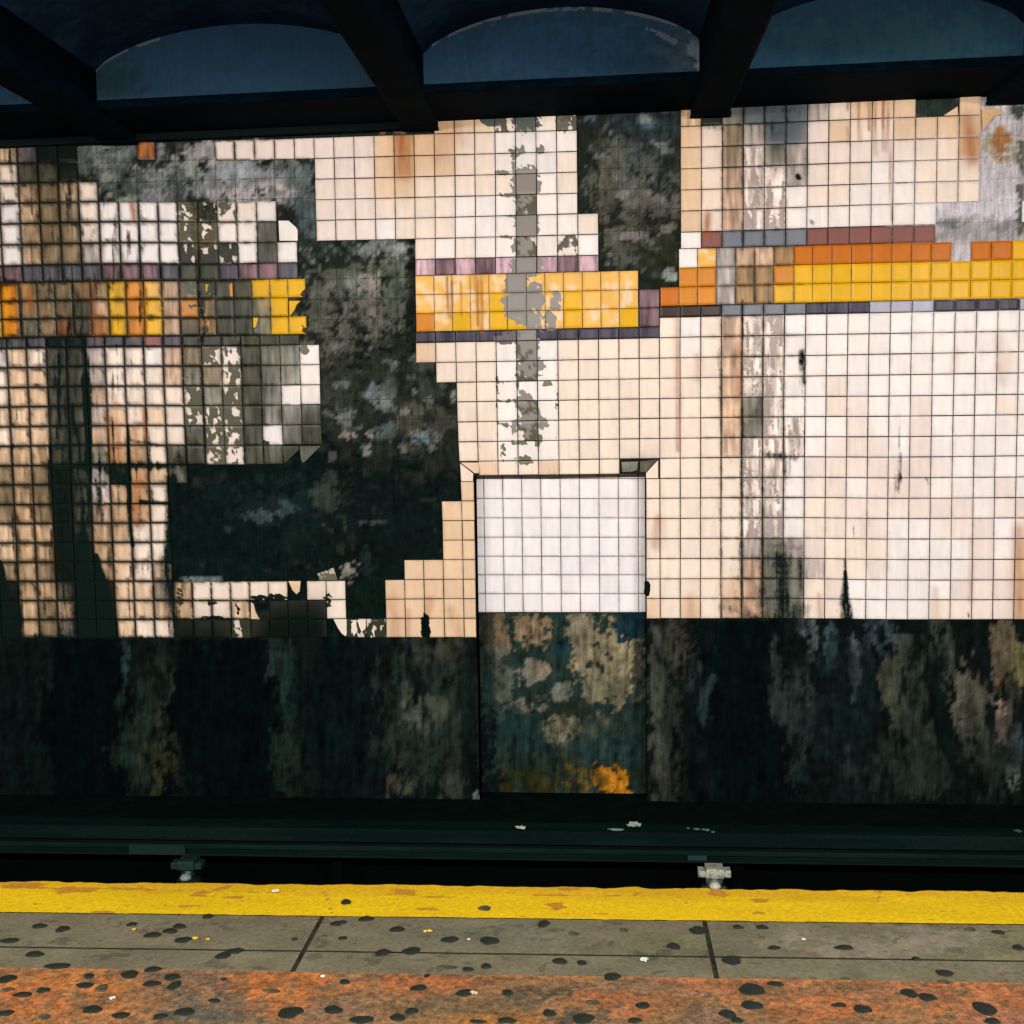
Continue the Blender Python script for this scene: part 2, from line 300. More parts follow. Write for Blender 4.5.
RUST = [(402, 110, 404, 172, 9, .75), (440, 128, 442, 150, 20, .3), (455, 128, 460, 140, 12, .3), (132, 205, 134, 218, 3, .9), (708, 215, 706, 235, 4, .75), (677, 318, 678, 450, 2.5, .55), (697, 355, 698, 380, 3, .35), (968, 120, 972, 160, 8, .6), (975, 140, 966, 150, 9, .4),
        (858, 98, 860, 140, 1.6, .8), (868, 98, 869, 130, 1.4, .8), (875, 98, 876, 155, 1.4, .7), (883, 98, 884, 150, 1.6, .9), (887, 98, 892, 220, 1.3, .7), (848, 100, 848, 110, 1.6, .7), (847, 128, 849, 142, 2, .4),
        (113, 420, 116, 460, 6, .6), (135, 425, 137, 475, 3, .5), (143, 410, 145, 440, 2.5, .7), (136, 480, 138, 520, 8, .45), (115, 395, 116, 440, 3, .4), (1018, 530, 1019, 618, 7, .5), (971, 540, 970, 600, 3, .35), (935, 590, 936, 618, 4, .35), (819, 595, 820, 618, 3, .45),
        (690, 600, 692, 618, 6, .3), (1000, 340, 1002, 380, 8, .25), (955, 350, 953, 372, 4, .25), (740, 345, 738, 400, 4, .4), (658, 520, 656, 545, 6, .45), (392, 600, 395, 637, 8, .35), (430, 600, 427, 615, 5, .4), (450, 610, 460, 637, 6, .3), (409, 610, 408, 637, 3, .35),
        (447, 278, 449, 318, 1.6, .9), (452, 282, 452, 318, 1.2, .7), (461, 282, 461, 316, 1.2, .6), (476, 276, 478, 325, 1.6, .8), (481, 276, 482, 332, 2, .7), (131, 300, 134, 336, 4, .5), (93, 285, 96, 335, 6, .3), (29, 290, 30, 310, 4, .6), (145, 290, 145, 330, 1.5, .5), (850, 260, 851, 275, 1, .4), (893, 262, 893, 280, 1.2, .6)]
def seg_field(L, px, py):
    f = np.zeros(px.shape)
    for x0, y0, x1, y1, w, a, *w1 in L:
        m_ = (px > min(x0, x1)-2.2*max([w]+w1)-3) & (px < max(x0, x1)+2.2*max([w]+w1)+3) & (py > min(y0, y1)-2.2*w-6) & (py < max(y0, y1)+2.2*w+6)
        if not m_.any(): continue
        X = px[m_]; Y = py[m_]
        dx, dy = x1-x0, y1-y0; t = np.clip(((X-x0)*dx+(Y-y0)*dy)/(dx*dx+dy*dy+1e-6), 0, 1)
        d = np.hypot(X-x0-t*dx, Y-y0-t*dy)/(w if not w1 else w+(w1[0]-w)*t)
        v = a*np.exp(-(d**2)*1.1)
        f[m_] = np.maximum(f[m_], v)
    return f

def tile_paint(px, py, u, v, code, rnd, soft=None):
    n = len(px); A = np.zeros((n, 3)); B = np.zeros((n, 3)); peel = np.full(n, -1.0)
    for c in set(code.tolist()):
        k = code == c
        A[k] = lin(CODE[c]); B[k] = lin(UNDER.get(c, (84, 82, 68)))
        if c in PEELBASE:
            st = fbm(px[k]*(.5 if c == 's' else .27), py[k]*(.035 if c == 's' else .13), 3, 3)
            peel[k] = PEELBASE[c]+(st-.5)*(2.4 if c != 's' else 1.3)
    if soft is not None:
        bw = np.where(np.isin(code, list('KGmwnx')), .06, np.where(np.isin(code, list('WDYR')), .22, .45))[:, None]; A = A*(1-bw)+soft*bw
    # tile-to-tile tone, mottling and long vertical dirt runs
    tone = 1+(rnd-.5)*.10
    run = fbm(px*.30, py*.035, 11, 3); mot = fbm(px*.09, py*.09, 5, 3)
    dirty = np.isin(code, list('TtegDhopPbsQN'))
    left = np.clip((190-px)/90, 0, 1)*(py > 262)
    amt = np.where(dirty, 1.7, .2+.9*left)
    k = 1+(run-.5)*amt+(mot-.5)*np.where(dirty, .5, .12)
    A = A*(tone*np.clip(k, .25, 1.6))[:, None]
    A = A*(1-np.clip((mot-.5)*.5, 0, .4)[:, None]*np.array([0, .18, .38]))
    # lamp glare painted as patchy white into the mid yellow band
    wy = (code == 'y') & (px > 400)
    wv = sstep(.5, .72, fbm(px*.12, py*.1, 21, 3))
    A[wy] = A[wy]*(1-wv[wy, None]*.7)+lin((255, 226, 190))*wv[wy, None]*.7
    # tan edges of grubby tiles
    d = np.minimum(np.minimum(u, 1-u), np.minimum(v, 1-v))
    grub = np.clip((330-px)/250, 0, 1)*1.2+.2+np.clip(1-np.abs(px-755)/60, 0, 1)*.5*(py < 620)
    e = np.exp(-(d/(.045+.03*np.clip((330-px)/250, 0, 1)+.09*fbm(px*.13, py*.13, 27, 2)**3))**1.5)*grub*fbm(px*.2, py*.2, 8, 3)*(1.8+1.3*np.clip((300-px)/120, 0, 1))
    A = A*(1-np.clip(e, 0, .92)[:, None])+lin((16, 22, 15))*np.clip(e, 0, .92)[:, None]
    r = seg_field(RUST, px, py)*(.55+.9*fbm(px*.3, py*.06, 14, 3)); r = np.clip(r, 0, .9)[:, None]
    A = A*(1-r)+lin((170, 92, 30))*r*.9
    # cracks and chips
    for x, y, rx, ry, a, cu in PEEL:
        if a <= 0: continue
        m_ = (np.abs(px-x) < rx*2) & (np.abs(py-y) < ry*2)
        if not m_.any(): continue
        q = a*1.15-((px[m_]-x)/rx)**2*.6-((py[m_]-y)/ry)**2*.6+(fbm(px[m_]*.4, py[m_]*.4, 31, 3)-.5)*1.9
        idx = np.where(m_)[0]; up = q > peel[idx]
        up2 = up & (q > .2)
        B[idx[up2]] = lin(cu)
        peel[idx[up]] = q[up]
    soot = seg_field(SOOT, px, py)
    soot = soot*(.7+.6*fbm(px*.12, py*.05, 17, 3))
    dark = np.isin(code, list('KDdgtTp')); lf = np.clip((172-px)/30, 0, 1)*(py > 140); soot = soot+lf*.62*sstep(.52, .8, fbm(px*.22, py*.022, 23, 3))+np.where(dark, .10, 0)*sstep(.45, .7, fbm(px*.15, py*.03, 19, 3))
    mott = np.where(dirty, 3.4, .4+1.3*np.clip((200-px)/120, 0, 1))
    return A*ALB, B*ALB, np.stack([np.clip(peel, -1, 1.5), np.clip(soot, 0, 1.2), mott], 1)

# ------------------------------------------------------------------ tile builder
NS = 8
class Tiles:
    def __init__(s): s.v = []; s.f = []; s.uv = []; s.code = []; s.rnd = []; s.n = 0; s.r = np.random.RandomState(3)
    def cell(s, i0, i1, j0, j1, code, front=-.012, back=.0, gap=.0026, corners=None, n=NS):
        """one tile, its four corners on the laid-out grid"""
        if corners is None:
            X, Z = warp(np.array([i0, i1, i0, i1]), np.array([j0, j0, j1, j1]))
        else:
            X, Z = corners
        a = np.linspace(0, 1, n+1); U, V = np.meshgrid(a, a)      # V down
        x = (X[0]*(1-U)+X[1]*U)*(1-V)+(X[2]*(1-U)+X[3]*U)*V
        z = (Z[0]*(1-U)+Z[1]*U)*(1-V)+(Z[2]*(1-U)+Z[3]*U)*V
        w = max(1e-4, X[1]-X[0]); h = max(1e-4, Z[0]-Z[2])
        g = gap*(.75+.5*s.r.rand())*(1.08 if X[0] < 1.05 else 1.0)
        # pull the rim in by the joint, then round it off
        sx = 1-2*g/w; sz = 1-2*g/h
        cx, cz = X.mean(), Z.mean()
        x = cx+(x-cx)*sx; z = cz+(z-cz)*sz
        t1, t2 = (s.r.rand(2)-.5)*.016; o = (s.r.rand()-.5)*.0016
        y = front+o+(x-cx)*t1+(z-cz)*t2
        rim = (U == 0) | (U == 1) | (V == 0) | (V == 1); y = y+rim*.0012
        b = s.n; N = n+1
        s.v.append(np.stack([x, y, z], -1).reshape(-1, 3))
        q = np.arange(N*N).reshape(N, N)+b
        f = np.stack([q[:-1, :-1], q[1:, :-1], q[1:, 1:], q[:-1, 1:]], -1).reshape(-1, 4)
        ring = np.concatenate([q[0, :], q[1:, -1], q[-1, -2::-1], q[-2:0:-1, 0]])
        rv = ring-b; base = np.stack([x.ravel()[rv], np.full(len(rv), back), z.ravel()[rv]], -1)
        rb = np.arange(len(ring))+b+N*N
        s.v.append(base)
        f2 = np.stack([ring, np.roll(ring, -1), np.roll(rb, -1), rb], -1)
        s.f += [f, f2]
        uu = np.concatenate([U.ravel(), U.ravel()[rv]]); vv = np.concatenate([V.ravel(), V.ravel()[rv]])
        s.uv.append(np.stack([uu, vv], 1)); k = len(uu)
        s.code.append(np.array([code]*k)); s.rnd.append(np.full(k, s.r.rand())); s.n += k
    def shard(s, pts, code, front=-.012, y=0.0, back=.0):
        """a broken tile: a ragged polygon with thickness"""
        W_ = [wall(a, b_, y) for a, b_ in pts]; k = len(W_)
        cx = sum(p_[0] for p_ in W_)/k; cz = sum(p_[1] for p_ in W_)/k; b = s.n
        v = [(x, front+.001, z) for x, z in W_]+[(cx+(x-cx)*.9, front, cz+(z-cz)*.9) for x, z in W_]+[(x, back, z) for x, z in W_]+[(cx, front, cz)]
        f = []
        for q in range(k):
            r = (q+1) % k
            f += [(b+q, b+r, b+k+r, b+k+q), (b+k+q, b+k+r, b+3*k, b+3*k), (b+2*k+q, b+2*k+r, b+r, b+q)]
        s.v.append(np.array(v)); s.f.append(np.array(f)); s.uv.append(np.full((3*k+1, 2), .5))
        s.code.append(np.array([code]*(3*k+1))); s.rnd.append(np.full(3*k+1, .5)); s.n += 3*k+1
    def build(s, name, parent, label=None, blend=False):
        v = np.concatenate(s.v); f = []
        for q in s.f:
            for r in q.tolist(): f.append(tuple(dict.fromkeys(r)))
        o = mesh_obj(name, v, f, M_TILE, parent)
        px, py = to_px(v[:, 0], v[:, 1], v[:, 2]); uv = np.concatenate(s.uv)
        A, B, Wr = tile_paint(px, py, uv[:, 0], uv[:, 1], np.concatenate(s.code), np.concatenate(s.rnd), s.blurred(v, np.zeros((len(v), 3))) if blend else None)
        set_attr(o.data, 'coatA', A); set_attr(o.data, 'coatB', B); set_attr(o.data, 'wear', Wr, 'FLOAT_VECTOR')
        if label: o['label'] = label
        return o
    def blurred(s, v, own):
        cen = []; colr = []; off = 0
        for q, cc in zip(s.code, s.rnd):
            k = len(q); cen.append(v[off:off+k, [0, 2]].mean(0)); colr.append(lin(CODE[str(q[0])])); off += k
        # (x, z) centres arrive doubled because rims are stored apart; weights even out
        cen = np.array(cen); colr = np.array(colr); out = np.empty_like(own)
        for a in range(0, len(v), 4000):
            b = v[a:a+4000]; w = np.exp(-((b[:, 0:1]-cen[:, 0])/.065)**2-((b[:, 2:3]-cen[:, 1])/.10)**2)+1e-12
            out[a:a+4000] = (w@colr)/w.sum(1, keepdims=True)
        return out

# ------------------------------------------------------------------ the back wall: mortar, recess, tile facing
NX0, NX1 = wall(474.3, 480)[0], wall(645.8, 480)[0]; NZ1 = wall(560, 474.5)[1]; NZ0 = -.66
ND = .13
WX0, WX1, WZ0, WZ1 = -1.3, 6.9, -.66, 3.24
SUBP = [  # colour fields in the mortar: x,y,rx,ry,colour,strength,edge sharpness
    (60, 150, 60, 20, (40, 44, 44), 1, .6), (110, 165, 45, 35, (84, 92, 86), 1, .6), (230, 180, 100, 26, (128, 130, 130), 1.1, .6), (200, 160, 25, 12, (150, 146, 142), .8, .5), (240, 192, 26, 9, (168, 158, 158), .8, .4), (270, 193, 18, 9, (172, 160, 158), .8, .4), (235, 172, 20, 8, (150, 154, 158), .8, .5), (190, 170, 18, 8, (140, 146, 138), .8, .5),
    (120, 186, 20, 18, (70, 78, 72), .8, .4), (178, 186, 10, 16, (50, 56, 52), .9, .4), (318, 200, 16, 60, (92, 102, 104), 1, .5), (300, 170, 20, 14, (100, 110, 108), .9, .5), (305, 215, 14, 14, (74, 86, 86), .9, .4), (320, 250, 24, 14, (48, 58, 58), 1, .4), (310, 268, 12, 22, (30, 38, 36), 1, .5),
    (380, 250, 40, 10, (128, 134, 132), 1, .4), (348, 248, 12, 12, (60, 74, 68), 1, .4), (395, 253, 22, 8, (150, 152, 150), .9, .4), (360, 300, 55, 45, (98, 100, 90), 1.1, .6), (400, 290, 22, 30, (84, 90, 76), .8, .4), (372, 284, 12, 10, (160, 150, 138), .8, .3), (345, 320, 22, 26, (100, 96, 86), .8, .4), (375, 320, 12, 20, (114, 108, 94), .7, .4),
    (412, 320, 6, 60, (26, 30, 22), 1.1, .3), (320, 300, 14, 30, (86, 86, 74), .9, .4), (335, 350, 26, 18, (92, 88, 74), .9, .5), (335, 400, 22, 40, (60, 62, 54), 1, .6), (333, 414, 10, 16, (92, 86, 84), .8, .3), (350, 430, 10, 12, (90, 86, 84), .6, .3),
    (390, 380, 60, 40, (46, 50, 42), 1, .6), (430, 380, 14, 26, (60, 64, 58), .8, .4), (430, 350, 12, 16, (70, 78, 78), .6, .4), (368, 393, 9, 8, (110, 122, 124), .6, .3), (388, 393, 8, 8, (112, 116, 108), .6, .3), (350, 418, 9, 9, (108, 118, 112), .7, .3), (388, 410, 9, 8, (104, 112, 108), .6, .3), (348, 436, 8, 5, (150, 140, 130), .7, .3), (371, 434, 5, 4, (160, 160, 150), .7, .3),
    (386, 430, 12, 12, (84, 98, 100), .7, .3), (412, 425, 16, 16, (78, 76, 64), .8, .4), (422, 440, 10, 10, (118, 132, 136), .7, .3), (440, 425, 14, 20, (66, 66, 58), .8, .4), (412, 452, 14, 10, (70, 70, 50), .8, .4), (350, 498, 12, 14, (100, 108, 100), .8, .3), (386, 483, 14, 5, (78, 88, 82), .7, .3), (378, 478, 6, 6, (88, 94, 88), .6, .3),
    (250, 522, 90, 55, (11, 24, 22), 1.9, .5), (395, 535, 62, 54, (12, 24, 22), 1.6, .5), (362, 600, 30, 40, (11, 23, 20), 1.9, .5), (260, 515, 16, 5, (100, 114, 114), .62, .3), (285, 508, 10, 6, (84, 100, 100), .55, .3), (270, 500, 60, 20, (24, 42, 42), .5, .4), (332, 500, 16, 22, (70, 76, 66), .5, .4), (374, 523, 14, 3, (80, 92, 88), .5, .3), (300, 540, 12, 20, (22, 34, 30), .5, .4),
    (349, 572, 8, 12, (134, 128, 118), 1.2, .25), (200, 579, 14, 1.6, (130, 140, 140), .7, .3), (366, 567, 5, 16, (40, 52, 50), .5, .4), (362, 610, 25, 30, (12, 26, 20), 1, .5),
    (640, 130, 50, 34, (48, 58, 62), 1.1, .6), (620, 150, 14, 14, (88, 92, 82), .8, .4), (600, 140, 10, 25, (60, 60, 40), .8, .4), (640, 175, 46, 34, (78, 84, 78), 1, .5), (610, 190, 14, 30, (92, 88, 74), .9, .5), (640, 190, 14, 22, (104, 102, 92), .8, .4), (655, 205, 28, 14, (96, 92, 82), .8, .4), (672, 160, 12, 30, (40, 46, 42), 1, .5),
    (640, 240, 40, 20, (84, 84, 70), 1, .5), (620, 240, 18, 12, (100, 98, 86), .8, .3), (655, 255, 24, 30, (44, 46, 34), .9, .5), (625, 262, 14, 12, (86, 88, 80), .8, .4), (668, 228, 7, 5, (124, 120, 104), .7, .3), (669, 275, 6, 7, (150, 156, 148), .9, .2), (640, 236, 16, 4, (140, 132, 130), .7, .3), (645, 122, 7, 10, (84, 100, 112), .7, .3), (592, 118, 8, 8, (90, 104, 112), .7, .3),
    (940, 107, 26, 12, (46, 52, 48), 1.3, .4), (1004, 126, 28, 16, (150, 152, 136), 1.2, .4), (985, 185, 52, 84, (176, 170, 170), 2.2, .4), (992, 190, 34, 60, (200, 190, 193), 1.5, .4), (1004, 145, 22, 14, (170, 160, 140), 1.1, .4), (1003, 143, 9, 14, (168, 112, 60), .9, .3), (975, 210, 46, 14, (208, 198, 204), 1.8, .3), (978, 232, 46, 11, (166, 160, 160), 1.3, .3), (960, 252, 14, 12, (196, 186, 190), 1.3, .3), (1022, 180, 5, 60, (80, 86, 76), .9, .3), (945, 225, 14, 4, (110, 112, 110), .8, .3), (1000, 227, 10, 4, (110, 112, 110), .6, .3),
    (370, 128, 36, 8, (30, 36, 34), 1, .5), (386, 131, 9, 3, (150, 110, 70), 1, .2), (398, 132, 8, 2.5, (170, 150, 120), .8, .2), (938, 106, 20, 11, (44, 52, 48), 2.0, .4), (1018, 112, 8, 8, (70, 76, 66), 1, .4)]
_r = np.random.RandomState(12)
for _k in range(150):                       # small pale scabs of mortar left on the bare bed
    _x, _y, _lo = [(310+145*_r.rand(), 262+200*_r.rand(), 84), (600+78*_r.rand(), 112+168*_r.rand(), 84), (180+270*_r.rand(), 470+105*_r.rand(), 34), (82+240*_r.rand(), 145+55*_r.rand(), 96)][_k % 4 if _k % 8 != 2 else 0]
    _c = _lo*(.8+.7*_r.rand()); SUBP.append((_x, _y, 2.5+5*_r.rand(), 2+4*_r.rand(), (_c, _c*1.02, _c*.95), .75, .3))
DADO = [(20, 720, 22, 90, (9, 20, 18), 1, .6), (52, 700, 14, 70, (26, 38, 31), .8, .5), (95, 720, 34, 110, (2, 9, 9), 1.7, .5), (150, 720, 26, 100, (25, 36, 30), 1, .5), (172, 760, 24, 50, (50, 50, 30), .8, .5), (178, 700, 16, 40, (44, 52, 40), .7, .4), (126, 665, 5, 30, (44, 60, 54), .7, .4), (235, 730, 42, 110, (3, 10, 10), 1.7, .4), (285, 700, 12, 70, (22, 34, 29), 1.1, .35), (278, 660, 12, 40, (30, 46, 40), .8, .3), (300, 770, 14, 40, (26, 38, 30), .7, .4), (345, 730, 38, 110, (6, 18, 17), 1.2, .5),
        (430, 710, 42, 100, (32, 42, 37), 1.1, .5), (416, 705, 14, 26, (74, 76, 62), .85, .35), (440, 650, 26, 14, (54, 54, 42), .8, .5), (438, 710, 8, 16, (66, 68, 56), .7, .3), (398, 785, 12, 16, (66, 64, 50), .8, .25), (455, 785, 18, 14, (52, 54, 46), .8, .3), (452, 755, 14, 14, (30, 32, 26), .7, .4), (476, 790, 3, 14, (130, 140, 136), 1.1, .2), (468, 720, 8, 80, (14, 22, 20), .9, .5),
        (665, 720, 22, 100, (44, 46, 38), 1, .5), (655, 700, 10, 60, (60, 64, 54), .8, .35), (685, 650, 16, 30, (70, 62, 52), .7, .4), (745, 720, 42, 110, (3, 12, 12), 1.6, .5), (700, 690, 14, 30, (40, 54, 52), .7, .4), (812, 640, 12, 26, (84, 92, 92), .75, .3), (830, 640, 8, 26, (70, 84, 92), .7, .3), (855, 650, 6, 30, (96, 108, 112), .7, .25), (880, 640, 22, 24, (70, 84, 90), .7, .35), (800, 700, 24, 60, (36, 46, 42), .9, .5), (860, 720, 50, 90, (14, 26, 26), .8, .5), (893, 680, 12, 40, (76, 76, 62), .7, .3), (915, 720, 16, 60, (44, 50, 40), .8, .4), (905, 770, 40, 26, (34, 42, 36), .8, .5),
        (965, 690, 14, 40, (96, 92, 76), .85, .35), (975, 720, 14, 40, (66, 66, 54), .8, .35), (1005, 650, 12, 40, (96, 84, 66), .9, .35), (1005, 720, 8, 20, (132, 112, 96), .9, .25), (1018, 670, 8, 24, (100, 94, 60), .8, .3), (1014, 780, 8, 14, (90, 96, 88), .8, .25), (1016, 745, 6, 20, (60, 74, 78), .7, .3), (1012, 700, 8, 24, (20, 28, 26), .8, .3), (940, 650, 16, 30, (52, 58, 48), .8, .4), (990, 760, 30, 30, (34, 40, 36), .7, .4)]
NICHE = [(560, 700, 90, 120, (34, 50, 44), 1.5, .4), (496, 630, 13, 22, (112, 96, 72), 1, .3), (500, 680, 12, 26, (84, 88, 74), .8, .3), (535, 634, 18, 20, (126, 106, 80), 1, .3), (530, 670, 12, 12, (120, 116, 102), .9, .3), (545, 672, 8, 10, (134, 118, 100), .8, .3), (565, 690, 14, 12, (104, 108, 94), .9, .3), (612, 660, 36, 40, (134, 122, 94), 1.15, .3), (580, 630, 20, 18, (124, 114, 92), 1, .3), (600, 690, 26, 14, (112, 108, 84), .9, .3), (535, 705, 14, 9, (112, 104, 86), .9, .3), (562, 728, 18, 14, (112, 106, 84), .95, .3), (600, 730, 22, 14, (60, 66, 52), .8, .4), (632, 622, 12, 14, (22, 46, 56), 1.5, .2), (616, 626, 8, 5, (20, 46, 54), 1, .2), (560, 650, 10, 18, (30, 50, 52), 1, .3),
         (575, 708, 20, 6, (36, 44, 32), 1, .3), (600, 755, 40, 16, (32, 52, 54), .8, .4), (560, 782, 80, 22, (46, 46, 22), 1, .45), (605, 778, 16, 14, (176, 112, 24), 1.1, .3), (622, 792, 12, 9, (186, 120, 26), 1.1, .3), (580, 780, 22, 14, (90, 72, 30), .8, .4), (485, 760, 14, 60, (10, 18, 18), 1, .4), (488, 640, 6, 100, (20, 32, 30), .8, .4), (520, 740, 20, 24, (24, 44, 44), .8, .5), (640, 720, 8, 90, (24, 36, 34), .8, .4)]
def field_colour(px, py, base, fields, streak=False):
    c = np.tile(lin(base), (len(px), 1))
    n = fbm(px*.07, py*(.03 if streak else .07), 41, 5); n2 = fbm(px*.24, py*(.10 if streak else .24), 43, 4)
    for x, y, rx, ry, col, a, sh in fields:
        m_ = (np.abs(px-x) < rx*2.2) & (np.abs(py-y) < ry*2.2)
        if not m_.any(): continue
        r2 = ((px[m_]-x)/rx)**2+((py[m_]-y)/ry)**2
        q = .95+(a-1)*1.1*(a > 1.05)-r2*.5+(n[m_]-.5)*2.8+(n2[m_]-.5)*1.9
        w = (sstep(.5-sh*.6, .5+sh*.6, q)*min(a, 1.0))[:, None]
        c[m_] = c[m_]*(1-w)+lin(col)*w
    return c, n, n2
def mortar_paint(o, v, base_y=None, niche=False):
    px, py = to_px(v[:, 0], v[:, 1], v[:, 2])
    if niche:
        c, n, n2 = field_colour(px, py, (30, 44, 40), NICHE)
    else:
        c, n, n2 = field_colour(px, py, (33, 38, 31), SUBP)
        d, _, _ = field_colour(px, py, (11, 19, 17), DADO, True)
        edge = np.where(px < 480, 637.5, 618.5)+2*(n2-.5)
        k = sstep(-1, 1, py-edge)[:, None]; c = c*(1-k)+d*k
    pale = sstep(930, 950, px)*(py < 265)
    mul = fbm(px*.16, py*.16, 47, 4)*(1-.0*pale); st2 = fbm(px*.22, py*.035, 49, 4)
    mul = .25+1.5*mul+(py > 618)*(st2-.5)*1.6
    mul = mul*(1-pale)+(.75+.5*fbm(px*.16, py*.16, 47, 4))*pale
    c = c*np.clip(mul, .15, 2.2)[:, None]
    B = c*.35
    rough_ = np.exp(-((px-370)/70)**2-((py-340)/90)**2)+.8*np.exp(-((px-150)/60)**2-((py-165)/25)**2)+.6*np.exp(-((px-640)/50)**2-((py-190)/70)**2)
    peel = .16+.34*np.clip(rough_, 0, 1)+(fbm(px*.3, py*.3, 51, 3)-.62)*1.3
    wear = np.stack([peel, np.zeros(len(px)), np.full(len(px), 1.3)], 1)
    set_attr(o.data, 'coatA', c*ALB); set_attr(o.data, 'coatB', B*ALB); set_attr(o.data, 'wear', wear, 'FLOAT_VECTOR')
    im = (np.where((py < 460), .75, 0.0))*(1-.6*(px > 930))*(0 if niche else 1)
    a = o.data.attributes.new('imprint', 'FLOAT', 'POINT'); a.data.foreach_set('value', im.astype(np.float32))
def plaster_grid(name, xs, zs, y, parent, hole=None, niche=False, amp=.004, skirt=None):
    X, Z = np.meshgrid(xs, zs); Y = y+(fbm(X*14, Z*14, 61, 4)-.5)*2*amp+amp
    v = np.stack([X, Y, Z], -1).reshape(-1, 3); q = np.arange(len(v)).reshape(X.shape)
    cxm = (X[:-1, :-1]+X[1:, 1:])/2; czm = (Z[:-1, :-1]+Z[1:, 1:])/2
    keep = np.ones(cxm.shape, bool)
    if hole: keep = ~((cxm > hole[0]) & (cxm < hole[1]) & (czm > hole[2]) & (czm < hole[3]))
    f = np.stack([q[:-1, :-1], q[:-1, 1:], q[1:, 1:], q[1:, :-1]], -1)[keep]
    o = mesh_obj(name, v, f.reshape(-1, 4), M_SUB, parent, smooth=True)
    mortar_paint(o, v, niche=niche); return o
def axis(a, b, step, snaps=()):
    pts = [a]+sorted(s for s in snaps if a < s < b)+[b]; r = []
    for p0, p1 in zip(pts[:-1], pts[1:]):
        n = max(1, int(round((p1-p0)/step))); r += list(np.linspace(p0, p1, n+1)[:-1])
    return np.array(r+[b])
wall_back = plaster_grid('wall_back', axis(WX0, WX1, .015, (NX0, NX1)), axis(WZ0, WZ1, .015, (NZ1,)), 0.0, None, hole=(NX0, NX1, NZ0, NZ1))
tag(wall_back, 'grimy black and green mortar wall behind the broken tile facing across the track', kind='structure')
# solid masonry behind the facing
mb = MB(); mb.box(WX0, NX0, .012, .5, WZ0, WZ1); mb.box(NX1, WX1, .012, .5, WZ0, WZ1); mb.box(NX0, NX1, .012, .5, NZ1, WZ1); mb.box(NX0, NX1, ND+.012, .5, WZ0, NZ1)
M_DARK = plain('dark_masonry', (20, 28, 26), .9, .1)
mb.build('masonry', M_DARK, wall_back)

# --- tile maps, one letter per tile, columns -1..17 | 18..32 | 33..50
UP = [('...................', '....AAAmGCm....', None),
      ('TTpKK...b...HHHHHHH', 'HABAACCWWWW....', '.TKgdddhCAAA..A...'),
      ('TCDDK............HH', 'HABAACCWWWC....', '.ACthddHACCAAAA...'),
      ('CCTtTC...........HH', 'CAACCCCCGWC....', '.ACtsghHHHHHCCB...'),
      ('CWTttCWWWWmnwCW..HH', 'HCCCCWWWmWW....', '.ACesshHCCWWCCC...'),
      ('CWTttCWWWWmmWWD..HH', 'HWCCCWWWGWWC...', '.ACessWCCWWWCCC...'),
      ('CWTtthWWWWnnnWDW...', '...CWCWWmWwW...', '.ACessWWWWWWW....W')]
PUR = ('PPppppPPPpDDpPPp...', '...QPQPQGQPQ...', '.WEuuuuEEEEEE.....')
THIN = ('pppKKpppEpDDDDDD...', '...NNNNNGNNNNNN', 'xxxuuuuNNNvvvNNNNv')
LOW = [('WACDDhCCWetmwDggW..', '...ACCCWmWCCCCC'), ('CAADDhCCCegtmDggW..', '....CCCWmWCCCCC'), ('CAADDeCCCCmgmDgWW..', '.....CCWWWCCCCC'),
       ('AAADDhACACmmwDggD..', '.....CCWmWCCCCC'), ('CAADDeAACCDmwDWgD..', '.....CCWmWCCCCC'), ('TTTDDgBTCDDmwDD....', '.....CCWWWCCCCC'),
       ('tTtKDhKBTg.........', '...............'), ('tTtKDsTBC..........', '...............'), ('tTtKDeTBC..........', '....A..........'),
       ('ATTKDTTCC..........', '....A..........'), ('ATTKKTACC..........', '....A..........'), ('tTtKKTACe..........', '..AAA..........'),
       ('KTTDKKAAgTCCCCC.CC.', '.AAAA..........'), ('KTtTKKAATTCCT.KKKC.', '.AAAA..........'), ('KTtgKKACCKKKnKKKK.n', 'nAAAA..........')]
LOWR = ['CWCessWWWWWWWWWWWW', 'CWCessWWWWWWWWWWWW', 'CCCessWWWWWWWWWWCW', 'CCCessWWCWWWWWWWWW', 'CCCegsWWCHWWHWWWCW', 'CCCegssWWHWWHWWWWW',
        'CCCesssWHHHWHWWWWW', 'CCCCssWHCHHHHHWWWW', 'CCCCssWHHWHHHWWWHW', 'CCCCssWCCHHHHHHWHH', 'CCCCssWCHHHWWHHHWH', 'CCCChghHCCCWWWWHWA', 'CCCCegghCCHWWWWHHA', 'CCCAeggCHWWWWWHHHA', 'CACeeggCCWWWWCHHHA']
def lay(T, s, i0, ja, jb):
    for k, c in enumerate(s):
        if c != '.': T.cell(i0+k, i0+k+1, ja, jb, c)
for s_ in UP+[PUR, THIN]: assert len(s_[0]) == 19 and len(s_[1]) == 15 and (s_[2] is None or len(s_[2]) == 18), s_
for s_ in LOW: assert len(s_[0]) == 19 and len(s_[1]) == 15, s_
for s_ in LOWR: assert len(s_) == 18, s_
TL = Tiles(); TM = Tiles(); TR = Tiles(); PL = Tiles(); PM = Tiles(); PR = Tiles(); YL = Tiles(); YM = Tiles(); YR = Tiles()
for k, (a, b, c) in enumerate(UP):
    ja = -4.13-(7-k); lay(TL, a, -1, ja, ja+1); lay(TM, b, 18, ja, ja+1)
    if c: lay(TR, c, 33, -5.13-(7-k), -5.13-(7-k)+1)
lay(PL, PUR[0], -1, -4.13, -3.35); lay(PM, PUR[1], 18, -4.13, -3.35); lay(PR, PUR[2], 33, -5.13, -4.35)
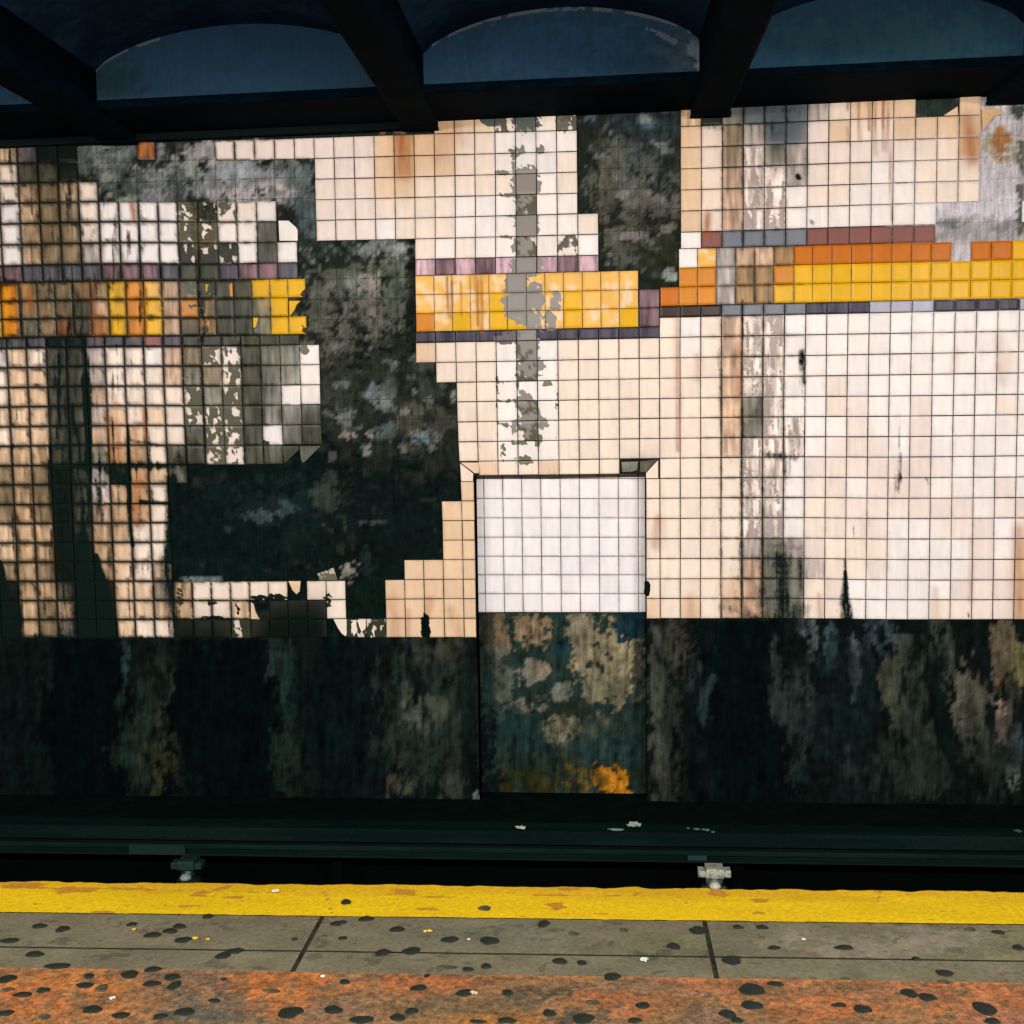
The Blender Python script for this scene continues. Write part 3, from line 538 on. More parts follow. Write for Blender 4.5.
lay(PL, THIN[0], -1, -.56, 0); lay(PM, THIN[1], 18, -.56, 0); lay(PR, THIN[2], 33, -1.56, -1)
PM.cell(32, 33, -2.42, -1.49, 'P'); PM.cell(32, 33, -1.49, -.56, 'P')
for j, (a, b) in enumerate(LOW): lay(TL, a, -1, j, j+1); lay(TM, b, 18, j, j+1)
for k, s_ in enumerate(LOWR): lay(TR, s_, 33, k-1, k)
# more of the same wall to either side
for k in range(-11, 0):
    for i in range(-10, -1): TL.cell(i, i+1, k+.0-.13 if k < -3 else k, k+.87 if k < -3 else k+1, 'ATTCte'[(i*7+k*3) % 6], n=3) if (k < -4) else None
for j in range(0, 15):
    for i in range(-10, -1): TL.cell(i, i+1, j, j+1, 'ATTCteA'[(i*5+j*3) % 7], n=3)
for j in range(-1, 14):
    for i in range(51, 60): TR.cell(i, i+1, j, j+1, 'CWHCWA'[(i*5+j*3) % 6], n=3)
for i in range(51, 60): PR.cell(i, i+1, -1.56, -1, 'Nv'[i % 3 == 0], n=3)
# yellow band: its own narrower tiles, columns read off the joints
def band(T, lines, py, rows, j0):
    xs = [wall(a, py)[0]/P for a in lines]
    for r, s_ in enumerate(rows):
        assert len(s_) == len(lines)-1, (s_, len(lines))
        ja = j0+.93*r; jb = ja+.93
        for k, c in enumerate(s_):
            if c == '.': continue
            zt = warp(np.array([xs[k], xs[k+1], xs[k], xs[k+1]]), np.array([ja, ja, jb, jb]))[1]
            X = np.array([xs[k], xs[k+1], xs[k], xs[k+1]])*P
            T.cell(0, 0, 0, 0, c, corners=(X, zt), gap=.0016)
band(YL, [-16, 1.8, 20.2, 37.8, 55.9, 73.5, 91.4, 109.3, 126.9, 144.5, 162.6, 180, 199, 216, 234.2, 252.6, 270.7, 288.6, 306.2], 300,
     ['YOottotYOyegDDDYYY', 'YOtttDeYOYeOoDDgY.', 'YOgtbDbYOYeDoDDgYY'], -3.35)
band(YM, [416.1, 434.4, 452.5, 470.6, 489.4, 507.3, 526.7, 545.2, 563.6, 582.4, 600.9, 619.3, 638.3], 304, ['yyyyyyyyyyyy', 'yyyyYyyyYyyy', 'OyYyYYyyYyyY'], -3.35)
band(YR, [660.2, 678.8, 697.2, 716, 735.4, 754.4, 773.4, 793.6, 812, 831.4, 850.9, 871.3, 891, 910.8, 930.5, 950.6, 970.1, 990.3, 1011.4, 1031.5, 1052, 1072.5, 1093, 1113.5, 1134, 1154.5, 1175], 277,
     ['.Wyheeo'+'R'*8+'.'+'RRY'+'YRRYRRR', '.OOhooO'+'Y'*19, 'ROOhooY'+'Y'*19], -4.35)
# broken tiles
TL.shard([(279, 221), (289, 221), (298, 229), (298, 241), (280, 241)], 'W')
TL.shard([(283, 446), (299, 446), (299, 450), (285, 463.5)], 'D'); TL.shard([(300, 446), (321, 446), (315, 452), (304, 463), (302, 461), (301, 455)], 'g')
TL.shard([(289, 581), (301, 581), (300, 591), (297, 594), (293, 590)], 'A'); TL.shard([(251.5, 602), (254, 604), (256, 612), (260, 619), (251.5, 618.5)], 'A')
TL.shard([(334, 619), (346, 619), (346, 636), (342, 633), (338, 627)], 'C')
TL.shard([(289.5, 301), (301, 301), (297, 305), (295, 310), (290, 317)], 'Y')
TL.shard([(290, 386.5), (301, 386), (300.5, 404.5), (291, 404.5), (289.5, 396)], 'W', front=-.0145)
TL.shard([(206.5, 285), (215, 284.5), (215.5, 294.5), (207, 295)], 'Y', front=-.0145); TL.shard([(230, 285), (233, 283), (233.5, 296), (231, 297)], 'O', front=-.0145)
TL.shard([(254, 318), (259, 318), (256.5, 327), (254, 328)], 'Y', front=-.0145); TL.shard([(204, 327), (210, 320), (210, 326), (206, 330), (203, 330)], 'O', front=-.0145)
TR.shard([(943, 116), (957, 107), (957.5, 115.6), (950, 116)], 'A')
TR.shard([(981, 109.5), (1001, 109.5), (1001, 115), (993, 117), (982, 132)], 'B')
TM.shard([(345.8, 619), (347, 619), (347, 634), (345.8, 636)], 'C')
for a, b, c in ((351, 357, 632), (358, 366, 628), (369, 374, 634), (375, 381, 632)):
    TM.shard([(a, 619.5), (b, 619.5), (b, c), ((a+b)/2, c+4), (a+1, c-3)], 'C')
# trim round the recess: a mitred half-width course
n0 = wall(460.5, 474)[0]
top_y = [wall(560, 461)[1], NZ1]
for k in range(24, 31):
    X, _ = warp(np.array([k, k+1, k, k+1]), np.array([6, 6, 7, 7])); _, Zt = warp(np.array([k, k+1]), np.array([6, 6]))
    TM.cell(0, 0, 0, 0, 'A' if k in (24, 27) else 'C', corners=(X, np.array([Zt[0], Zt[1], NZ1, NZ1])), front=-.016)
TM.shard([(621.5, 462), (638, 461.5), (637, 470), (632, 471.5), (622, 472)], 'g'); TM.shard([(640, 461.5), (657, 459.5), (646, 472), (640, 472)], 'D')
TM.shard([(461, 462.5), (479, 462.5), (479, 473), (475, 473)], 'A', front=-.016); TM.shard([(460.5, 463.5), (473.5, 473.5), (473, 481), (461.5, 481)], 'C', front=-.016)
for j in range(7, 15):
    _, Zt = warp(np.array([23.3, 23.3]), np.array([j, j+1])); xl = warp(np.array([23., 23.]), np.array([j, j+1]))[0]
    TM.cell(0, 0, 0, 0, 'A', corners=(np.array([xl[0], NX0, xl[1], NX0]), np.array([Zt[0], Zt[0], Zt[1], Zt[1]])), front=-.016)
TR.shard([(658, 460), (658, 478), (646, 478), (646, 473)], 'C', front=-.016)
for j in range(7, 14):
    _, Zt = warp(np.array([32.7, 32.7]), np.array([j, j+1])); xr = warp(np.array([33., 33.]), np.array([j, j+1]))[0]
    TR.cell(0, 0, 0, 0, 'CCCCCCA'[j-7], corners=(np.array([NX1, xr[0], NX1, xr[1]]), np.array([Zt[0], Zt[0], Zt[1], Zt[1]])), front=-.014)

TL.build('wall_tiles', wall_back, 'stained cream tiles streaked with soot, left of the dark gap', True)
TM.build('wall_tiles', wall_back, 'cream tiles around and above the white recess', True); TR.build('wall_tiles', wall_back, 'cream tiles right of the recess', True)
PL.build('purple_border_tiles', wall_back); PM.build('purple_border_tiles', wall_back); PR.build('purple_border_tiles', wall_back)
YL.build('yellow_band_tiles', wall_back, None, True); YM.build('yellow_band_tiles', wall_back); YR.build('yellow_band_tiles', wall_back)

# --- the recess
rec = plaster_grid('recess_plaster', axis(NX0, NX1, .012), axis(NZ0, wall(560, 611, ND)[1], .012), ND, wall_back, niche=True)
mb = MB(); mb.box(NX0-.03, NX0, .009, ND+.012, NZ0, NZ1+.03); mb.box(NX1, NX1+.03, .009, ND+.012, NZ0, NZ1+.03); mb.box(NX0, NX1, .009, ND+.012, NZ1, NZ1+.03)
mb.build('recess_reveal', plain('reveal_plaster', (10, 18, 16), .9, .05, c2=(30, 34, 28)), wall_back)
TN = Tiles()
cols = [476, 484.7, 503.6, 522.4, 541.4, 560.7, 579.9, 599.3, 618.6, 638.4, 645.4]; rows = [468, 478.5, 498.4, 517.7, 537, 556, 574.6, 593.4, 612]
CODE['X'] = (254, 243, 240)
for a in range(len(cols)-1):
    for b in range(len(rows)-1):
        x0 = wall(cols[a], 540, ND)[0]; x1 = wall(cols[a+1], 540, ND)[0]
        zz = [wall(cols[q], rows[w_], ND)[1] for w_ in (b, b+1) for q in (a, a+1)]
        TN.cell(0, 0, 0, 0, 'X', corners=(np.array([x0, x1, x0, x1]), np.array(zz)), front=ND-.010, back=ND, gap=.0019)
TN.build('recess_tiles', wall_back, 'clean white square tiles set back in the recess')
# grout bed behind those tiles
mb = MB(); mb.box(NX0, NX1, ND-.004, ND+.012, wall(560, 613, ND)[1], NZ1)
mb.build('grout_bed', plain('grey_grout', (34, 42, 34), .9, .1), wall_back)

# ------------------------------------------------------------------ curb and pit
M_CURB = plain('sooty_concrete', (5, 17, 14), .95, .01, c2=(8, 21, 18), sc=8, bump=.3)
mb = MB(); mb.prism([(.5, -1.05), (-.34, -1.05), (-.36, -.70), (-.33, -.672), (0, -.66), (.5, -.66)], WX0, WX1)
cb = mb.build('baseboard_back', M_CURB); mb = MB(); mb.prism([(-.341, -1.05), (-.361, -.72), (-.365, -.72), (-.345, -1.05)], WX0, WX1); mb.build('curb_shade_face', plain('pit_shade_black', (3, 6, 6), .95, .02, var=.2), cb)  # thin sheet over the curb front, its near-black colour painting in the pit's shade
tag(cb, 'sooty concrete curb along the foot of the wall', kind='structure')
mb = MB(); mb.box(WX0, WX1, -2.86, .45, -1.15, -1.05)
tb = mb.build('trackbed', plain('black_trackbed', (3, 6, 6), .95, .02, c2=(5, 9, 8), sc=30, bump=.5)); tag(tb, 'black trackbed in the pit below the platform', kind='structure')

# ------------------------------------------------------------------ platform
TILT = .0135
def edge_y(base, x): return base+TILT*(x-3.0)
def strip(name, ya, yb, step, base, fields, parent, z=0.0, fn=None, x0=-1.3, x1=6.9):
    xs = axis(x0, x1, step); n = max(1, int(round((yb-ya)/step))); vs = np.linspace(0, 1, n+1)
    X, V = np.meshgrid(xs, vs); Y = ya+(yb-ya)*V+TILT*(X-3.0)
    if fn is not None: Y = Y+fn(X, V)
    Zt = z+(fbm(X*9, Y*9, 71, 3)-.5)*.001
    v = np.stack([X, Y, Zt], -1).reshape(-1, 3); q = np.arange(len(v)).reshape(X.shape)
    f = np.stack([q[:-1, :-1], q[:-1, 1:], q[1:, 1:], q[1:, :-1]], -1).reshape(-1, 4)
    o = mesh_obj(name, v, f, M_FLOOR, parent, smooth=True)
    px, py = to_px(v[:, 0], v[:, 1], v[:, 2])
    c, n1, n2 = field_colour(px, py*2.2, base, [(a, b*2.2, rx, ry*2.2, cc, s_, sh) for a, b, rx, ry, cc, s_, sh in fields])
    return o, v, px, py, c
def fin(o, A, B, peel, soot=None, mott=1.0):
    n = len(A); set_attr(o.data, 'coatA', A*FALB); set_attr(o.data, 'coatB', B*FALB)
    set_attr(o.data, 'wear', np.stack([peel, np.zeros(n) if soot is None else soot, np.full(n, mott)], 1), 'FLOAT_VECTOR')
floor = MB()
v0 = [(-1.3, edge_y(-2.803, -1.3)), (6.9, edge_y(-2.803, 6.9)), (6.9, -10.5), (-1.3, -10.5)]
floor.add([(a, b, -.006) for a, b in v0]+[(a, b, -1.15) for a, b in v0], [(3, 2, 1, 0)[::-1], (4, 5, 6, 7)[::-1], (0, 1, 5, 4), (1, 2, 6, 5), (2, 3, 7, 6), (3, 0, 4, 7)])
fl = floor.build('floor', plain('platform_concrete', (58, 60, 48), .85, .1, c2=(40, 42, 34)))
tag(fl, 'concrete subway platform slab', kind='structure')
# yellow warning stripe
o, v, px, py, c = strip('yellow_edge_stripe', -3.032, -2.800, .012, (240, 196, 22), [], fl, z=.002,
                        fn=lambda X, V: (V > .99)*(fbm(X*14, X*0+3, 81, 3)-.5)*.03+(V < .01)*(fbm(X*25, X*0+7, 83, 3)-.5)*.006)
vv = (v[:, 1]-TILT*(v[:, 0]-3)+3.032)/.232
back = sstep(.55, 1.0, vv+(fbm(v[:, 0]*6, v[:, 1]*30, 85, 3)-.5)*.7)[:, None]
c = c*(1-back*.45)+lin((214, 150, 40))*back*.45
c = c*(.9+.25*fbm(v[:, 0]*4, v[:, 1]*20, 87, 3))[:, None]
sc_ = fbm(v[:, 0]*8, v[:, 1]*40, 89, 4)
fin(o, c, np.tile(lin((204, 142, 44)), (len(c), 1)), .0+sstep(.5, .85, sc_)*.75+back[:, 0]*.1+seg_field([(325, 892, 332, 912, 2, .7), (215, 890, 232, 886, 3, .55), (880, 892, 878, 902, 1.5, .6), (948, 915, 955, 922, 3, .4), (545, 903, 560, 904, 4, .5), (560, 890, 575, 890, 6, .4), (712, 892, 722, 893, 8, .5), (250, 907, 246, 909, 2, .5), (0, 887, 280, 893, 1.5, .42)], px, py), None, .9)
o['label'] = 'yellow painted stripe along the platform edge'
# grey concrete either side of the groove
M_GREY = (124, 116, 92)
def slabs(name, ya, yb, label):
    for a, b in ((-1.3, 2.463), (2.477, 3.612), (3.626, 6.9)):
        o, v, px, py, c = strip(name, ya, yb, .014, M_GREY, [(660, 945, 60, 12, (112, 112, 80), .8, .5), (880, 945, 80, 14, (146, 134, 116), .8, .5), (150, 935, 60, 10, (130, 118, 96), .7, .5), (1010, 950, 20, 14, (132, 128, 90), .7, .4), (480, 935, 90, 10, (112, 110, 90), .7, .5)], fl, x0=a, x1=b)
        c = c*(.7+.62*fbm(v[:, 0]*10, v[:, 1]*14, 91, 4))[:, None]
        pe = .5+(fbm(v[:, 0]*22, v[:, 1]*34, 93, 3)-.7)*1.5
        fin(o, c, c*.62+.01, pe, seg_field([(705, 962, 712, 970, 9, .5), (700, 965, 730, 972, 5, .4)], px, py)*.7, 1.1); o['label'] = label
slabs('concrete_slab', -3.257, -3.0325, 'grey concrete slab between yellow stripe and groove')
slabs('concrete_slab', -3.3865, -3.266, 'narrow grey concrete strip in front of the groove')
OR_ = [(70, 985, 80, 14, (196, 120, 58), 1, .5), (120, 1015, 110, 14, (184, 118, 64), 1, .5), (20, 1000, 40, 12, (190, 108, 50), .8, .5), (220, 1000, 60, 22, (112, 96, 78), 1, .6), (190, 975, 50, 8, (128, 104, 84), .9, .5), (200, 1018, 60, 8, (92, 90, 76), .8, .5), (290, 990, 50, 20, (200, 116, 54), 1, .5), (340, 1010, 30, 14, (134, 106, 82), .9, .5), (430, 985, 50, 14, (188, 110, 60), 1, .5), (480, 1005, 70, 14, (120, 98, 70), .9, .5), (572, 990, 26, 10, (72, 74, 62), .95, .5), (536, 992, 26, 9, (84, 80, 66), .9, .5), (510, 1018, 60, 6, (170, 110, 44), .8, .5), (620, 1000, 50, 16, (176, 106, 60), .9, .5),
       (660, 985, 60, 8, (142, 112, 84), .9, .5), (750, 980, 70, 12, (186, 114, 70), 1, .5), (830, 1005, 70, 14, (184, 110, 60), 1, .5), (900, 990, 50, 12, (168, 112, 76), .9, .5), (980, 1000, 60, 18, (186, 112, 66), 1, .5), (1000, 1018, 40, 8, (190, 120, 90), .8, .5), (580, 1018, 30, 8, (80, 80, 66), .9, .5), (700, 1015, 30, 8, (130, 104, 80), .9, .5)]
o, v, px, py, c = strip('orange_floor_paint', -3.95, -3.387, .010, (152, 110, 70), OR_, fl, z=.0015)
c = c*.95+c.mean(1, keepdims=True)*.05
c = c*(.62+.75*fbm(v[:, 0]*16, v[:, 1]*22, 95, 4))[:, None]
vv = v[:, 1]-TILT*(v[:, 0]-3)
e_ = sstep(-3.40, -3.390, vv)*np.clip(1.2-np.abs(px-60)/260, 0, 1)+sstep(-3.40, -3.390, vv)*((px > 480))*.8
c = c*(1-np.clip(e_, 0, 1)[:, None]*.8)+lin((222, 128, 56))*np.clip(e_, 0, 1)[:, None]*.8
gr = np.tile(lin((104, 92, 72)), (len(c), 1))*(.6+.8*fbm(v[:, 0]*30, v[:, 1]*30, 97, 3))[:, None]
fin(o, c, c*.55+gr*.3, .5+(fbm(v[:, 0]*40, v[:, 1]*55, 99, 3)-.56)*1.6, None, 2.4)
o['label'] = 'worn orange painted strip of floor'
mb = MB()
vq = [(-1.3, edge_y(-3.95, -1.3)), (6.9, edge_y(-3.95, 6.9)), (6.9, -10.5), (-1.3, -10.5)]
mb.add([(a, b, .0005) for a, b in vq], [(3, 2, 1, 0)[::-1]]); mb.build('rear_floor_paint', plain('orange_paint', (150, 100, 66), .8, .15, c2=(110, 92, 70), sc=6), fl)
# timber rubbing board below the nosing
mb = MB(); 
x0, x1 = -1.3, 6.9
mb.add([(x0, edge_y(-2.80, x0), -.02), (x1, edge_y(-2.80, x1), -.02), (x1, edge_y(-2.765, x1), -.03), (x0, edge_y(-2.765, x0), -.03),
        (x0, edge_y(-2.80, x0), -.22), (x1, edge_y(-2.80, x1), -.22), (x1, edge_y(-2.765, x1), -.20), (x0, edge_y(-2.765, x0), -.20)],
       [(0, 1, 2, 3), (3, 2, 6, 7), (7, 6, 5, 4), (4, 5, 1, 0), (0, 3, 7, 4), (1, 5, 6, 2)])
mb.build('edge_board', plain('green_black_timber', (14, 30, 26), .8, .08, stretch=(.1, 1, 1)), fl)

# ------------------------------------------------------------------ ceiling: girder, beams, vaults
SK = .0135
GZ = 3.073                                  # underside of the girder at x = 0
def gz(x): return GZ+SK*x
M_CEIL = plain('blue_black_ceiling', (22, 48, 74), .9, .03, var=.35, sc=4, c2=(32, 64, 94), bump=.2)
M_BEAM = plain('black_beam', (2, 14, 22), .9, .02, var=.35, sc=7, c2=(5, 19, 29), bump=.2)
M_LUN = painted('blue_plaster', .9, .05, mott=.15, bump=.15)
ribs = [(-.97, -.77), (.60, .80), (2.275, 2.47), (3.825, 4.03), (5.36, 5.57), (6.75, 6.9)]
RZ = -.045
ceiling = empty('ceiling', (2.8, -3, 3.2)); tag(ceiling, 'blue-black arched station ceiling', kind='structure')
def reparent(o): o.parent = ceiling; o.matrix_parent_inverse = Matrix.Translation((-2.8, 3, -3.2)); return o
def arch(u, x0, x1):                        # height of the vault over the girder underside
    t = np.clip(u, 0, 1); q = 1-(2*t-1)**2
    return .195+.19*np.power(np.clip(q, 0, 1), .72)
for (a0, a1), (b0, b1) in zip(ribs[:-1], ribs[1:]):
    x0, x1 = a1, b0
    U = np.linspace(0, 1, 29); Y = np.array([-.545, -.9, -1.6, -3, -5, -10.5])
    v = []; f = []
    for y in Y:
        for u in U: x = x0+(x1-x0)*u; v.append((x, y, gz(x)+float(arch(u, x0, x1))))
    n = len(U)
    for r in range(len(Y)-1):
        for k in range(n-1): f.append((r*n+k, (r+1)*n+k, (r+1)*n+k+1, r*n+k+1))
    reparent(mesh_obj('ceiling_vault', v, f, M_CEIL, None, True))
# closed slab above the vaults
mb = MB(); mb.box(WX0, WX1, -10.5, .5, 3.60, 3.75, SK); reparent(mb.build('ceiling_slab', M_CEIL))
# girder: soffit, lip and lunette face
girder = empty('ceiling_girder', (2.8, -.28, gz(2.8)))
tag(girder, 'long dark girder under the arches, running along the top of the tiled wall', 'girder')
def rp(o, par):
    o.parent = par; o.matrix_parent_inverse = Matrix.Translation(-Vector(par.location)); return o
mb = MB(); mb.prism([(0, GZ), (-.55, GZ), (-.56, GZ+.006), (-.56, GZ+.04), (-.55, GZ+.046), (0, GZ+.046)], WX0, WX1, SK)
rp(mb.build('flange', M_BEAM), girder)
for (a0, a1), (b0, b1) in zip(ribs[:-1], ribs[1:]):
    nx = 80; nz = 24; xs = np.linspace(a1, b0, nx+1); v = []; f = []
    for k in range(nz+1):
        for x in xs:
            u = (x-a1)/(b0-a1); h = float(arch(u, a1, b0)); v.append((x, -.54, gz(x)+.046+(h-.046)*k/nz))
    for k in range(nz):
        for q in range(nx): f.append((k*(nx+1)+q, k*(nx+1)+q+1, (k+1)*(nx+1)+q+1, (k+1)*(nx+1)+q))
    v = np.array(v); o = rp(mesh_obj('web_panel', v, f, M_LUN), girder)
    px, py = to_px(v[:, 0], v[:, 1], v[:, 2])
    c, _, _ = field_colour(px, py, (28, 50, 66), [(200, 60, 60, 30, (30, 52, 72), .8, .6), (560, 50, 80, 30, (32, 56, 78), .9, .6), (690, 55, 24, 30, (46, 60, 66), .8, .4), (900, 45, 120, 30, (32, 58, 66), .9, .6), (700, 55, 12, 20, (84, 96, 96), .8, .3), (40, 80, 40, 25, (22, 38, 44), .8, .5), (115, 80, 30, 20, (24, 42, 48), .8, .5)])
    arcpx = (v[:, 2]-[gz(x)+.046 for x in v[:, 0]])/np.maximum(.01, np.array([float(arch((x-a1)/(b0-a1), a1, b0)) for x in v[:, 0]])-.046)
    rim = sstep(.90, .97, arcpx)*sstep(.40, .55, fbm(px*.06, py*.05, 103, 3))
    white = np.clip(rim*.95*((px > 90) & (px < 160) | (px > 430) & (px < 690)) + seg_field([(660, 34, 675, 42, 6, .9), (645, 28, 656, 31, 3, .9), (692, 40, 702, 48, 7, .7), (421, 58, 422, 84, 3, .6), (112, 77, 116, 77, 2, .7), (660, 72, 664, 74, 4, .6), (676, 72, 684, 73, 5, .6)], px, py), 0, 1)
    fin(o, c*2.7, np.tile(lin((112, 126, 138)), (len(c), 1)), white*.75, None, 1.0)
# wall strip between girder and first tiles on the left
mb = MB(); mb.prism([(-.003, GZ-.0), (-.045, GZ-.0), (-.045, GZ-.035), (-.003, GZ-.04)], WX0, 2.27, SK); rp(mb.build('wall_angle', plain('sooty_angle', (14, 22, 23), .9, .04, c2=(38, 42, 38), thr=(.6, .7), sc=12)), girder)
lab = {1: 'black diagonal ceiling beam nearest the left edge, meeting the grey tiles', 2: 'black ceiling beam ending above the rust-stained cream tiles, left of the middle arch',
       3: 'black ceiling beam between the middle and right arches, above soot-blued tiles', 4: 'black ceiling beam at the top right corner, right of the right arch'}
for k in range(1, 5):
    a, b = ribs[k]; base = GZ+RZ+SK*(a+b)/2; xm = (a+b)/2
    r = empty('ceiling_beam', (xm, -5, base)); tag(r, lab[k], 'beam', 'black cross beams under the arched ceiling')
    mb = MB(); y1 = -.02
    prof = [(a+.02, 0), (b-.02, 0), (b, .02), (b, .30), (a, .30), (a, .02)]
    v = [(x, -10.5, base+z) for x, z in prof]+[(x, y1, base+z) for x, z in prof]; n = 6
    f = [(q, (q+1) % n, (q+1) % n+n, q+n) for q in range(n)]+[tuple(range(n))[::-1], tuple(range(n, 2*n))]
    mb.add(v, f); rp(mb.build('beam_casing', M_BEAM), r)
    mb = MB(); mb.add([(x, y, base+z) for x in (a-.003, b+.003) for y in (-.09, -.018) for z in (-.004, .012)], [(0, 1, 3, 2), (4, 6, 7, 5), (0, 4, 5, 1), (2, 3, 7, 6), (0, 2, 6, 4), (1, 5, 7, 3)])
    rp(mb.build('bearing_plate', M_BEAM), r)
for k in (0, 5):
    a, b = ribs[k]; base = GZ+RZ+SK*(a+b)/2; mb = MB(); mb.box(a, b, -10.5, -.02, base, base+.34); reparent(mb.build('ceiling_rib', M_BEAM))

# ------------------------------------------------------------------ lamp housings over the platform (behind the camera)
M_HOUS = plain('white_enamel', (200, 200, 196), .5, .3, var=.05)
for k, (lx, e) in enumerate(LAMPS):
    if lx < -1.2 or lx > 6.8: continue
    h = MB(); h.prism([(LAMP_Y-.10, LAMP_Z+.12), (LAMP_Y+.02, LAMP_Z+.12), (LAMP_Y+.06, LAMP_Z+.09), (LAMP_Y-.02, LAMP_Z+.05), (LAMP_Y-.10, LAMP_Z+.04)], lx-.64, lx+.64)
    h.box(lx-.5, lx-.47, LAMP_Y-.05, LAMP_Y-.02, LAMP_Z+.11, gz(lx)+.25); h.box(lx+.47, lx+.5, LAMP_Y-.05, LAMP_Y-.02, LAMP_Z+.11, gz(lx)+.25)
    reparent(h.build('lamp_housing', M_HOUS))

# ------------------------------------------------------------------ third rail
M_BOARD = plain('sooty_timber', (8, 23, 20), .9, .02, c2=(13, 29, 25), sc=9, stretch=(.12, 1, 1), bump=.3)
M_RAIL = plain('rusty_steel', (9, 26, 22), .8, .04, c2=(13, 31, 26), sc=10, stretch=(.15, 1, 1))
rail = empty('third_rail', (2.8, -.62, -.765)); tag(rail, 'dark steel third rail running beneath the protection board', 'rail')
mb = MB(); mb.prism([(-.655, -.692), (-.585, -.692), (-.58, -.70), (-.58, -.715), (-.61, -.72), (-.61, -.735), (-.575, -.742), (-.575, -.75), (-.665, -.75), (-.665, -.742), (-.63, -.735), (-.63, -.72), (-.66, -.715), (-.66, -.70)], WX0, WX1)
rp(mb.build('rail_bar', M_RAIL), rail)
mb = MB(); mb.box(.86, 1.16, -.672, -.66, -.748, -.695, bev=.003); rp(mb.build('splice_plate', plain('green_plate', (16, 36, 30), .7, .15)), rail)
mb = MB(); mb.box(3.755, 3.85, -.672, -.66, -.738, -.712, bev=.003); rp(mb.build('splice_plate', plain('pale_plate', (22, 48, 43), .6, .2)), rail)
M_DARKEST = plain('near_black_iron', (3, 7, 7), .95, .02, var=.2)  # near black so the bracket legs do not stand out under the rail
board = empty('protection_board', (2.8, -.6, -.67)); tag(board, 'long dark timber board over the third rail, scraps of litter on top', 'rail cover')
mb = MB(); mb.prism([(-.66, -.668), (-.66, -.608), (-.655, -.60), (-.545, -.60), (-.54, -.608), (-.54, -.626), (-.62, -.63), (-.625, -.668)], WX0, WX1)
rp(mb.build('plank', M_BOARD), board)
for x in (-.2, 1.9, 4.0, 6.1):
    mb = MB(); mb.prism([(-.545, -.63), (-.545, -.612), (-.50, -.612), (-.50, -1.05), (-.52, -1.05), (-.52, -.63)], x, x+.05); rp(mb.build('bracket', M_DARKEST), board)

def insulator(cx, pale, label):
    Y = -.70
    r = empty('rail_insulator', (cx, Y, -1.05)); tag(r, label, 'insulator', 'porcelain insulators carrying the third rail')
    c1 = (176, 176, 156) if pale else (22, 48, 42); c2 = (120, 124, 106) if pale else (16, 36, 32)
    mm = plain('pale_porcelain' if pale else 'grimy_porcelain', c1, .5, .3, c2=c2, sc=40)
    mb = MB(); mb.box(cx-.043, cx+.043, Y-.05, Y+.06, -.802, -.752, bev=.008); rp(mb.build('clamp_block', mm), r)
    for s in (-1, 1):
        mb = MB(); mb.box(cx+s*.062-.018, cx+s*.062+.018, Y-.035, Y+.03, -.80, -.765, bev=.006)
        rp(mb.build('clamp_lug', mm), r)
    mb = MB(); mb.lathe([(.0, -.802), (.032, -.802), (.03, -.812), (.042, -.822), (.045, -.83), (.036, -.842), (.036, -.848), (0.06, -.856), (.066, -.866), (.05, -.89), (.05, -1.05), (0, -1.05)], cx, Y, 24)
    rp(mb.build('insulator_body', plain('porcelain_body', (70, 80, 70) if pale else (16, 30, 27), .4, .3, c2=(26, 40, 36) if pale else (12, 24, 20), sc=25), None, True), r)
    mb = MB(); mb.lathe([(0, -.815), (.016, -.818), (.028, -.830), (.030, -.842), (0, -.843)], cx, Y-.045, 20)
    rp(mb.build('insulator_cap', plain('cap', (190, 190, 168) if pale else (120, 136, 128), .4, .3), None, True), r)
insulator(wall(714.5, 865, -.72)[0], True, 'pale porcelain insulator under the third rail, clear of grime, near the right floor joint')
insulator(wall(187, 865, -.72)[0], False, 'grimy dark green insulator under the third rail toward the left')

# ------------------------------------------------------------------ litter on the board and in the pit
def scrap(name, px, py, w, h, y, z, col, label, cat, seed, curl=.35, group=None):
    c = from_px(px, py, 2, z) if z is not None else None
    x, yy = c[0], c[1]
    rs = np.random.RandomState(seed); v = []; f = []; n = 12
    for ring, rr in enumerate((0, .55, 1)):
        for k in range(n):
            a = 2*math.pi*k/n; q = rr*(.75+.5*rs.rand()) if ring else 0
            v.append((x+q*w*math.cos(a), yy+q*h*math.sin(a), z+.004+(rs.rand() if ring else .6)*curl*w))
    for ring in range(2):
        for k in range(n): f.append((ring*n+k, (ring+1)*n+k, (ring+1)*n+(k+1) % n, ring*n+(k+1) % n))
    zmin = min(q[2] for q in v); v = [(a, b, c_-zmin+z+.0005) for a, b, c_ in v]
    m2 = len(v); v += [(a, b, c_+.002) for a, b, c_ in v]
    f = [tuple(q) for q in f]+[tuple(k+m2 for k in q[::-1]) for q in f]
    f += [(2*n+k, 2*n+k+m2, 2*n+(k+1) % n+m2, 2*n+(k+1) % n) for k in range(n)]
    o = mesh_obj(name, v, f, plain(name+'_mat', col, .8, .1, var=.2, sc=60)); tag(o, label, cat, group); return o
scrap('paper_scrap', 520, 829, .024, .022, 0, -.60, (190, 186, 172), 'crumpled white paper scrap on the dark board, left of the other two, below the recess', 'litter', 1, .6)
scrap('paper_scrap', 617, 830, .042, .014, 0, -.60, (120, 142, 136), 'flat pale strip of litter on the dark board, below the orange stain', 'litter', 2, .12)
scrap('paper_scrap', 634, 826.5, .036, .022, 0, -.60, (150, 160, 154), 'crumpled grey scrap on the dark board, right of the flat strip', 'litter', 3, .6)
